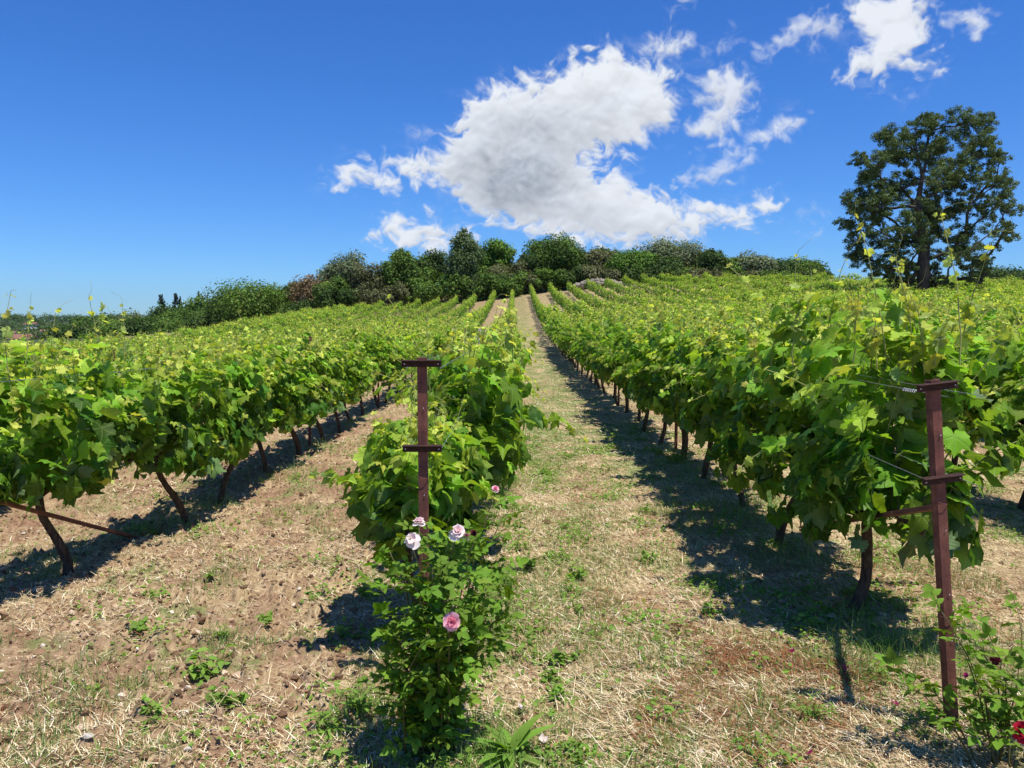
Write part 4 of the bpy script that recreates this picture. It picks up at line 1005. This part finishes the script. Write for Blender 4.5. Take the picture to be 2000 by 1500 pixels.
# ------------------------------------------------------------------ trees
def tree_leaf_mat(name, dark, mid, young): return leaf_material(name, dark, mid, young, under=mid, trans=.25, veins=False, rough=.6, spec=.2, tcol=1.3)
T = {'oak': tree_leaf_mat('oak_foliage', (.060, .10, .030), (.115, .17, .052), (.19, .25, .09)),
     'dark': tree_leaf_mat('dark_foliage', (.028, .060, .010), (.062, .115, .018), (.12, .18, .03)),
     'green': tree_leaf_mat('green_foliage', (.055, .105, .014), (.115, .20, .026), (.20, .29, .045)),
     'bright': tree_leaf_mat('bright_foliage', (.06, .13, .012), (.12, .23, .022), (.20, .33, .04)),
     'olive': tree_leaf_mat('olive_foliage', (.09, .12, .05), (.17, .21, .10), (.27, .31, .18)),
     'dry': tree_leaf_mat('dry_foliage', (.075, .085, .03), (.145, .155, .06), (.24, .24, .12)),
     'rusty': tree_leaf_mat('rusty_foliage', (.13, .085, .04), (.24, .16, .08), (.31, .23, .12)),
     'cypress': tree_leaf_mat('cypress_foliage', (.018, .032, .016), (.03, .05, .022), (.05, .075, .03))}
TL = (np.array([[0, -.5, 0], [.42, 0, .12], [0, .5, 0], [-.42, 0, .12]], float), np.array([[0, 1, 2], [0, 2, 3]]), np.zeros((4, 3)))
def crown_leaves(mb, centers, rad, n, size, rg, squash=.8, tone=0):
    """leaf-sized faces spread through clumps"""
    ncl = len(centers); w = rad ** 2; cnt = rg.multinomial(n, w / w.sum()); idx = np.repeat(np.arange(ncl), cnt); n = len(idx)
    d = unit(rg.normal(0, 1, (n, 3))); r = rg.random(n) ** .40 * rg.uniform(.85, 1.25, n)
    pos = centers[idx] + d * (rad[idx] * r)[:, None] * [1, 1, squash]
    nr = unit(d + [0, 0, .5] + rg.normal(0, .55, (n, 3))); tp = rg.normal(0, 1, (n, 3))
    cl = rg.normal(0, .18, ncl)
    c = np.clip(.38 + tone + cl[idx] + rg.normal(0, .14, n), 0, 1)
    scatter(mb, TL[0], TL[1], pos, rot_frames(nr, tp), rg.uniform(.7, 1.35, n) * size, np.stack([c, rg.random(n), c * 0, c * 0 + 1], -1), TL[2])
def tree(x, y, h, w, kind, label, shape='round', name='tree', n=5000, size=None, seed=0, base=.12, cat='tree', group='trees at the edge of the vineyard', sparse=1.0, dead=False, z=None, tr=1.0, lobes=None):
    rg = np.random.default_rng(seed); z = (float(G0(x, y)) if z is None else z) - .2
    r = empty(name, (x, y, z), label, cat, group); tk = MB(); lv = MB(); size = size or max(.14, .0024 * math.hypot(x, y)); n = int(n * 2.2)
    ncl = {'round': 46, 'cone': 40, 'column': 36, 'bush': 40, 'shrub': 24}[shape]
    if lobes: ncl = lobes
    C = []; Rr = []
    for i in range(ncl):
        if shape in ('round', 'bush', 'shrub'):
            d = unit(rg.normal(0, 1, 3)); rr = rg.random() ** .38; cz = h * (base + (1 - base) * .5)
            p = np.array([d[0] * w * .40 * rr, d[1] * w * .40 * rr, cz + d[2] * h * (1 - base) * .40 * rr]); q = w * rg.uniform(.09, .24)
            if shape != 'round': p[2] = max(p[2], h * .10)
        else:
            t = (i + .5) / ncl; ww = w * .5 * ((1 - t) ** .8 if shape == 'cone' else math.sin(math.pi * min(1, .12 + t * .88)) ** .6) ; th = rg.uniform(0, 6.28)
            p = np.array([math.cos(th) * ww * .6, math.sin(th) * ww * .6, h * (base + (1 - base) * t * .95)]); q = max(.10 * w, ww * .62)
        C.append(p); Rr.append(q)
    C = np.array(C); Rr = np.array(Rr)
    tr_r = max(.05, h * .022) * tr; topz = h * .82
    pts = np.array([[rg.normal(0, .012) * h * t, rg.normal(0, .012) * h * t, topz * t] for t in np.linspace(0, 1, 8)]); tube(tk, pts, np.linspace(tr_r, tr_r * .2, 8), 7, rough=.08, seed=seed)
    for i in range(min(ncl, 22)):
        t0 = np.clip((C[i, 2] / h) * .65, .12, .75); s0 = np.array([np.interp(t0 * h, pts[:, 2], pts[:, c]) for c in range(3)]); s0[2] = t0 * h
        m = (s0 + C[i]) / 2 + [0, 0, -.03 * h]; t = np.linspace(0, 1, 5)[:, None]; b = (1 - t) ** 2 * s0 + 2 * t * (1 - t) * m + t * t * C[i]
        tube(tk, b, np.linspace(tr_r * .45, tr_r * .1, 5), 5, cap=False)
        if dead:
            for q in range(10):
                e = C[i] + unit(rg.normal(0, 1, 3) + [0, 0, .5]) * Rr[i] * rg.uniform(.8, 1.6); s1 = b[rg.integers(1, 5)]; tube(tk, [s1, (s1 + e) / 2 + rg.normal(0, .1, 3), e], [tr_r * .12, tr_r * .08, tr_r * .04], 3, cap=False)
    tk.build('trunk', M['dead_bark' if dead else 'tree_bark'], r)
    crown_leaves(lv, C, Rr, int(n * sparse), size, rg, .85); lv.build('crown', T[kind], r)
    return r
def px_tree(px, top, wpx, Y, kind, label, foot=None, **kw):
    """a tree sized by how it stands on the sight line at distance Y"""
    x = at(px, 600, Y).x; g = float(G0(x, Y)); zt = at(px, top, Y).z; h = zt - g + .2; tree(x, Y, h, wpx / F_PX * Y * 1.22, kind, label, **kw)
WOOD = [ # px, top, width, distance, kind, shape, label, extra
 (505, 560, 150, 112, 'green', 'bush', 'broad low green tree on the falling edge of the wood', dict(n=9000)),
 (452, 565, 75, 118, 'dark', 'bush', 'dark small tree left of the broad low green one', {}),
 (560, 556, 90, 116, 'dark', 'round', 'dark green tree just left of the reddish dry bush', {}),
 (612, 540, 85, 110, 'rusty', 'round', 'thin reddish brown drying tree left of the pale green crown', dict(n=3200, dead=True)),
 (590, 548, 60, 120, 'dark', 'round', 'dark tree behind the reddish dry one', {}),
 (680, 494, 92, 112, 'olive', 'round', 'tall pale green tree at the left shoulder of the wood', dict(n=8000)),
 (655, 540, 60, 108, 'green', 'bush', 'green bushy tree under the pale tall crown', {}),
 (722, 500, 62, 108, 'dry', 'round', 'grey brown half bare tree right of the pale green crown', dict(n=2600, dead=True)),
 (748, 535, 40, 112, 'bright', 'bush', 'small fresh green tree between grey bare one and narrow one', {}),
 (785, 484, 58, 108, 'green', 'column', 'narrow upright green tree with feathery top', dict(n=7000, base=.2)),
 (842, 490, 84, 114, 'dark', 'round', 'dark round tree left of the tallest slim tree', dict(n=7000)),
 (822, 515, 50, 110, 'green', 'bush', 'green tree leaning against the dark round one', {}),
 (908, 442, 56, 106, 'oak', 'column', 'tallest slim blue green tree standing above the wood', dict(n=8000, base=.12, sparse=.8)),
 (930, 520, 80, 108, 'green', 'bush', 'olive green bush right of the tallest slim tree', {}),
 (968, 465, 72, 118, 'bright', 'round', 'vivid green round tree behind the wood edge', dict(n=7000)),
 (990, 512, 80, 108, 'dry', 'bush', 'dull brownish bush at the top of the rows', dict(n=4500)),
 (1078, 462, 105, 112, 'green', 'round', 'large rounded green tree at the top of the path', dict(n=11000, base=.05)),
 (1035, 492, 60, 110, 'dark', 'bush', 'dark bushy tree on the left flank of the large rounded one', {}),
 (1120, 486, 70, 112, 'dark', 'bush', 'dark bushy tree on the right flank of the large rounded one', {}),
 (1170, 488, 76, 112, 'dry', 'bush', 'brownish green tree above the stone heap', dict(n=6000)),
 (1180, 486, 60, 118, 'dark', 'round', 'dark tree behind the brownish green one', {}),
 (1232, 498, 84, 108, 'bright', 'bush', 'bright green rounded tree right of the stone heap', dict(n=9000)),
 (1310, 478, 118, 112, 'olive', 'round', 'broad grey green tree right of centre', dict(n=9000, base=.05)),
 (1290, 510, 80, 107, 'dark', 'bush', 'dark bush below the broad grey green tree', {}),
 (1355, 498, 70, 110, 'dry', 'bush', 'brownish bush right of the broad grey green tree', {}),
 (1388, 486, 48, 106, 'dark', 'column', 'dark pointed tree standing just out of the row', dict(base=.05)),
 (1425, 510, 70, 108, 'green', 'bush', 'green bush between pointed dark tree and silvery one', {}),
 (1467, 504, 86, 108, 'olive', 'bush', 'silvery olive tree near the right end of the wood', dict(n=8000)),
 (1520, 512, 70, 110, 'dark', 'bush', 'dark bush right of the silvery olive tree', {}),
 (1560, 516, 84, 112, 'green', 'bush', 'last green bushy tree at the right end of the wood', dict(n=7000)),
 (1592, 532, 50, 110, 'dark', 'bush', 'lowest dark bush ending the wood on the right', {})]
for k, (px, top, w, Y, kind, shape, lab, kw) in enumerate(WOOD):
    px_tree(px, top, w, Y, kind, lab, shape=shape, seed=900 + k, name='tree', **kw)
# thicket in front of the trunks
rt = np.random.default_rng(3)
for k, px in enumerate(range(655, 1600, 38)):
    px = px + rt.uniform(-8, 8); top = np.interp(px, [655, 800, 1000, 1200, 1600], [560, 540, 530, 520, 540]) + rt.uniform(-6, 10)
    near = 'at the %s end of the rows' % ('left' if px < 900 else 'upper' if px < 1200 else 'right')
    px_tree(px, top, 58 * rt.uniform(.8, 1.2), 104.5 + rt.uniform(-.8, 1.5), rt.choice(['dark', 'green', 'dry', 'green']), 'low scrubby shrub among the thicket ' + near, shape='shrub', seed=1500 + k, name='shrub', cat='shrub', n=2600, group='scrub in front of the wood', base=.02)
for k, (px, top, w, Y, kind, lab) in enumerate([(330, 600, 95, 190, 'dark', 'dark tree below the cypresses'), (270, 618, 90, 200, 'olive', 'grey green tree left of the fir'), (225, 622, 90, 210, 'dark', 'dark tree farther down the left slope'), (180, 628, 70, 215, 'green', 'leftmost tree on the near side of the valley'), (395, 590, 90, 185, 'green', 'green tree right below the tallest cypress'),
        (440, 590, 90, 160, 'dark', 'dark tree at the foot of the low broad one'), (365, 615, 90, 150, 'green', 'pale green tree in the hollow left of the wood'), (300, 632, 110, 150, 'dark', 'low dark tree in the hollow'), (240, 640, 110, 160, 'green', 'low green tree at the hollow edge'), (150, 648, 100, 170, 'dark', 'low dark tree above the red roofs'), (480, 600, 120, 118, 'dark', 'dark low tree at the foot of the broad green one'), (560, 600, 110, 112, 'green', 'green low tree under the dark wood edge'), (610, 600, 100, 106, 'dark', 'dark low tree where the rows meet the wood'), (415, 622, 110, 120, 'dark', 'dark tree behind the left vines'), (345, 640, 90, 125, 'green', 'green tree behind the left vines')]):
    px_tree(px, top, w, Y, kind, lab, shape='bush', seed=2000 + k, n=6000, base=.02, group='trees on the left slope')
for k, (px, top, w, Y, sh, lab) in enumerate([(315, 572, 36, 230, 'cone', 'dark fir standing left of the cypresses'), (343, 569, 28, 235, 'cone', 'broken topped dark conifer between the fir and the cypresses'), (352, 574, 8, 240, 'column', 'thin cypress beside the broken conifer'), (374, 588, 6, 240, 'column', 'small thin cypress left of the tallest one'), (389, 564, 10, 236, 'column', 'tallest dark cypress on the ridge'), (396, 574, 8, 240, 'column', 'slim cypress touching the tallest cypress'), (368, 592, 5, 244, 'column', 'shortest thin cypress on the ridge line')]):
    px_tree(px, top, w, Y, 'cypress', lab, shape=sh, seed=2100 + k, n=1600, base=.0, size=.5 if w > 15 else .38, lobes=44 if w > 15 else 60, name='cypress_tree' if sh == 'column' else 'fir_tree', group='conifers on the left skyline')
px_tree(1945, 542, 120, 120, 'dark', 'low dark bush on the crest right of the lone oak', shape='bush', seed=2200, n=7000, base=0.0)
px_tree(1995, 538, 90, 122, 'dark', 'low dark bush at the right edge of the crest', shape='bush', seed=2201, n=6000, base=0.0)
px_tree(1835, 560, 60, 112, 'dark', 'small scrubby bush at the foot of the lone oak', shape='bush', seed=2202, n=3000, base=0.0)

# the lone oak, with real limbs
def lone_oak():
    rg = np.random.default_rng(41); Y = 66.0; p0 = at(1803, 600, Y); gx = p0.x; g = float(G0(gx, Y)) - .1
    r = empty('oak_tree', (gx, Y, g), 'tall lone spreading oak on the crest at the right', 'tree')
    O = np.array([gx, Y, g]); tk = MB(); lv = MB()
    def P(px, py, dy=0): return np.array(at(px, py, Y + dy)) - O
    trunk = np.array([P(1803, 600) * [1, 1, 0], P(1803, 560), P(1802, 520), P(1806, 480), P(1797, 440), P(1792, 400), P(1800, 350), P(1812, 300)]); trunk[0] = [0, 0, 0]
    tube(tk, trunk, [.62, .50, .44, .40, .30, .24, .17, .08], 12, rough=.06, seed=2)
    # clumps outline the crown: px, py, radius in px
    cl = [(1700,300,22),(1735,285,30),(1770,262,28),(1800,245,30),(1840,240,30),(1880,245,32),(1920,250,30),(1950,275,26),(1965,300,18),(1690,325,28),(1730,330,32),(1780,300,34),(1830,290,36),(1880,295,34),(1925,310,30),(1955,330,24),(1710,365,28),(1665,400,26),(1650,395,14),(1690,390,28),(1750,365,32),(1800,345,36),(1850,345,34),(1900,350,30),(1930,375,26),(1965,385,24),(1980,375,12),(1720,410,30),(1690,430,26),(1675,450,20),(1760,410,32),(1850,400,34),(1890,410,32),(1935,415,28),(1965,405,22),(1975,440,14),(1700,465,28),(1690,495,24),(1740,455,30),(1760,480,26),(1720,505,26),(1705,525,22),(1745,520,24),(1770,535,20),(1850,450,32),(1900,455,30),(1940,455,26),(1960,470,16),(1870,490,28),(1920,490,26),(1945,500,18),(1900,520,22),(1855,530,18),(1925,525,14),(1835,545,16),(1775,550,14),(1730,545,14),(1820,420,26),(1870,370,30),(1775,440,22),(1950,355,20),(1925,545,10),(1785,515,24),(1825,505,24),(1760,557,15),(1845,562,12),(1800,470,26),(1880,545,14),(1820,540,12)]
    C = []; Rr = []; S = []
    for (px, py, q) in cl:
        ed = math.hypot((px - 1815) / 170, (py - 390) / 170); half = 4.8 * math.sqrt(max(.08, 1 - min(1, ed) ** 2))
        reps = 3 if ed < .75 else 2
        for k in range(reps):
            dy = rg.uniform(-1, 1) * half; C.append(P(1806 + (px - 1812) * .94 + rg.normal(0, 5), py + rg.normal(0, 5), 0) + np.array([0, dy, 0])); Rr.append(q / F_PX * Y * rg.uniform(.75, 1.0) * (.85 if reps == 3 else .9)); S.append(k)
    C = np.array(C); Rr = np.array(Rr)
    nodes = [trunk[q] for q in range(2, 8)]; nr_ = [.40, .38, .26, .22, .15, .08]; order = np.argsort([min(np.linalg.norm(c - t_) for t_ in trunk[2:]) for c in C])
    par = []; 
    for i in order:
        best = None; c = C[i]; ax = np.array([0, 0, max(2.5, c[2] * .55)])
        for k, nd in enumerate(nodes):
            if nd[2] > c[2] + .3 and k > 5: continue
            v = c - nd; cost = np.linalg.norm(v) * (1 + .5 * (v[2] < 0)) + (.25 * abs(nr_[k] - .2) if k < 6 else 0)
            if best is None or cost < best[0]: best = (cost, k)
        par.append((i, best[1])); nodes.append(c); nr_.append(max(.035, nr_[best[1]] * .72))
    load = [1] * len(nodes)
    for q in range(len(par) - 1, -1, -1): load[par[q][1]] += load[6 + q]
    for q, (i, k) in enumerate(par):
        s0 = nodes[k]; c = C[i]; v = c - s0; r1 = .028 * load[6 + q] ** .55; r0 = min(r1 * 1.5, .30); t = np.linspace(0, 1, 6)[:, None]
        m1 = s0 + v * .5 + np.array([0, 0, .10 * np.linalg.norm(v)]); b = (1 - t) ** 2 * s0 + 2 * t * (1 - t) * m1 + t * t * c + rg.normal(0, .05, (6, 3)) * (t > 0) * (t < 1)
        tube(tk, b, np.linspace(r0, r1, 6), 6, cap=False)
        for _ in range(6):
            e = c + unit(rg.normal(0, 1, 3)) * Rr[i] * 1.0; s1 = b[rg.integers(3, 6)]; tube(tk, [s1, (s1 + e) / 2 + rg.normal(0, .06, 3), e], [.024, .016, .008], 3, cap=False)
    tk.build('trunk', M['tree_bark'], r)
    # sub-clumps give the leafy, broken look
    C2 = []; R2 = []
    for i in range(len(C)):
        for q in range(17):
            C2.append(C[i] + unit(rg.normal(0, 1, 3)) * Rr[i] * rg.uniform(.3, 1.3) * [1, 1, .9]); R2.append(Rr[i] * rg.uniform(.15, .40))
    crown_leaves(lv, np.array(C2), np.array(R2), 190000, .112, rg, .8); lv.build('crown', T['oak'], r)
lone_oak()

# ------------------------------------------------------------------ stone heap at the top of the path
def heap():
    rg = np.random.default_rng(8); x0 = at(1172, 570, 103).x; mb = MB(); z0 = float(G0(x0, 103)); import bmesh
    bm = bmesh.new(); bmesh.ops.create_icosphere(bm, subdivisions=1, radius=1); V = np.array([v.co[:] for v in bm.verts]); Fc = np.array([[q.index for q in f.verts] for f in bm.faces]); bm.free()
    n = 900; xx = rg.uniform(-3.6, 3.6, n); yy = np.clip(rg.normal(0, .45, n), -1, 1); zz = rg.random(n) * (1.0 - (xx / 4.2) ** 2) * 1.0
    c = rg.random(n); scatter(mb, V, Fc, np.stack([xx, yy, zz], -1), eu(rg.uniform(0, 6, n), rg.uniform(-1, 1, n)), rg.uniform(.16, .32, (n, 3)), np.stack([c, c, c, c * 0 + 1], -1))
    o = mb.build('stone_heap', plain('field_stone', (.30, .26, .20), .95, .1, 0, 3, .35), smooth=False, loc=(x0, 103, z0)); tag(o, 'pale heap of field stones at the top of the rows', 'stone heap')
heap()
# ------------------------------------------------------------------ far valley: hills, woods and houses
def hills_obj():
    m, nt, N, L = mat('far_hills'); b = NB(nt); n = b.noise(.004, b.pos(), 6, .7)
    b.out(b.prin(b.ramp(n, [(.35, (.04, .06, .03)), (.6, (.08, .10, .05)), (.75, (.16, .15, .09))]), 1, .05))
    mb = MB(); na, nr = 260, 14
    az = np.radians(np.linspace(-60, 60, na)); rr = np.linspace(4200, 7500, nr); A, Rr = np.meshgrid(az, rr)
    prof = np.sin((Rr - 4200) / 3300 * math.pi); d = np.degrees(A)
    hgt = 118 + 60 * np.exp(-((d - 30) / 9) ** 2) + 45 * (fbm(d * .12, Rr * .0006, 4, 5) - .5) * 2 ; hgt = np.where(d < 0, hgt * .1, hgt * np.clip(.1 + (d + 0) / 18, 0, 1.35))
    V = np.stack([Rr * np.sin(A), Rr * np.cos(A), -30 + prof * (hgt + 30) * 1.0], -1).reshape(-1, 3)
    i = np.arange(nr - 1)[:, None] * na; j = np.arange(na - 1)[None]; Fc = np.stack([i + j, i + j + 1, i + na + j + 1, i + na + j], -1).reshape(-1, 4)
    mb.add(V, Fc); tag(mb.build('hills', m), kind='structure')
hills_obj()
def far_wood():
    rg = np.random.default_rng(12); mb = MB(); C = []; Rr = []
    for k in range(1500):
        d = rg.uniform(380, 1300); a = math.radians(rg.uniform(-42, -22)); x, y = d * math.sin(a), d * math.cos(a); z = float(G0(x, y))
        topz = CAM_H + d * (rg.uniform(-34, -1) / F_PX) * (1.0) ; s = rg.uniform(2.5, 5.5) * (d / 600) ** .3
        C.append((x, y, z + s * .8)); Rr.append(s)
    for k in range(260):   # the ridge line
        d = rg.uniform(1150, 1350); a = math.radians(rg.uniform(-42, -24)); x, y = d * math.sin(a), d * math.cos(a); dg = math.degrees(a)
        top = 629 + 4 * math.sin(dg * 1.7) + rg.uniform(0, 12); z = CAM_H + d * (632 - top) / F_PX; s = rg.uniform(6, 10); C.append((x, y, z - s * .7)); Rr.append(s)
    crown_leaves(mb, np.array(C), np.array(Rr), 60000, 1.5, rg, .8); tag(mb.build('far_wood', T['dark']), 'distant wooded hillside beyond the valley at far left', 'wood', kind='stuff')
far_wood()
def house(px, py, Y, w, wall, roofc, label):
    x = at(px, py, Y).x; r = empty('house', (x, Y, float(G0(x, Y))), label, 'house', 'houses in the valley'); mb = MB(); h = w * .42; dd = w * .7
    box(mb, (-w / 2, -dd / 2, -1.5), (w / 2, dd / 2, h)); mb.build('wall', plain('render_wall', wall, .9, .1, 0, 1, .1), r, smooth=False)
    b2 = MB(); e = .5; V = np.array([[-w/2-e, -dd/2-e, h], [w/2+e, -dd/2-e, h], [w/2+e, dd/2+e, h], [-w/2-e, dd/2+e, h], [-w/2-e, 0, h + w*.2], [w/2+e, 0, h + w*.2]]); b2.add(V, [[0, 1, 5, 4], [2, 3, 4, 5], [0, 4, 3], [1, 2, 5], [0, 3, 2, 1]]); b2.build('roof', plain('roof_tiles', roofc, .9, .1, 0, 3, .25), r, smooth=False)
    for sx in (-.3, 0, .3):
        b3 = MB(); box(b3, (sx * w - w * .05, -dd / 2 - .05, h * .35), (sx * w + w * .05, -dd / 2 + .02, h * .72)); b3.build('window', plain('dark_window', (.05, .05, .06), .3, .5), r, smooth=False)
for a in [(22, 662, 560, 8, (.75, .7, .62), (.24, .12, .085), 'white house with terracotta roof at the far left edge'), (62, 656, 700, 10, (.8, .78, .74), (.24, .12, .085), 'small white house higher on the far slope'), (92, 662, 600, 8, (.7, .66, .6), (.24, .12, .085), 'pale house right of the white one'), (205, 672, 330, 11, (.6, .5, .42), (.24, .12, .085), 'house whose red roof shows above the left vines'), (50, 690, 360, 11, (.6, .52, .45), (.24, .12, .085), 'low house with reddish roof behind the left vine tips')]:
    house(*a)
print('vines individual', len(indiv), 'stuff', nstuff)

# ------------------------------------------------------------------ summer haze
def haze():
    mb = MB(); box(mb, (-9500, -9500, -200), (9500, 9500, 330)); m, nt, N, L = mat('haze_air'); v = N.new('ShaderNodeVolumePrincipled')
    v.inputs['Color'].default_value = (.70, .85, 1, 1); v.inputs['Density'].default_value = .00004; v.inputs['Anisotropy'].default_value = .2
    o = N.new('ShaderNodeOutputMaterial'); L.new(v.outputs[0], o.inputs['Volume']); tag(mb.build('haze', m, smooth=False), 'thin bluish summer haze over the far hills', 'haze', kind='stuff')
haze()
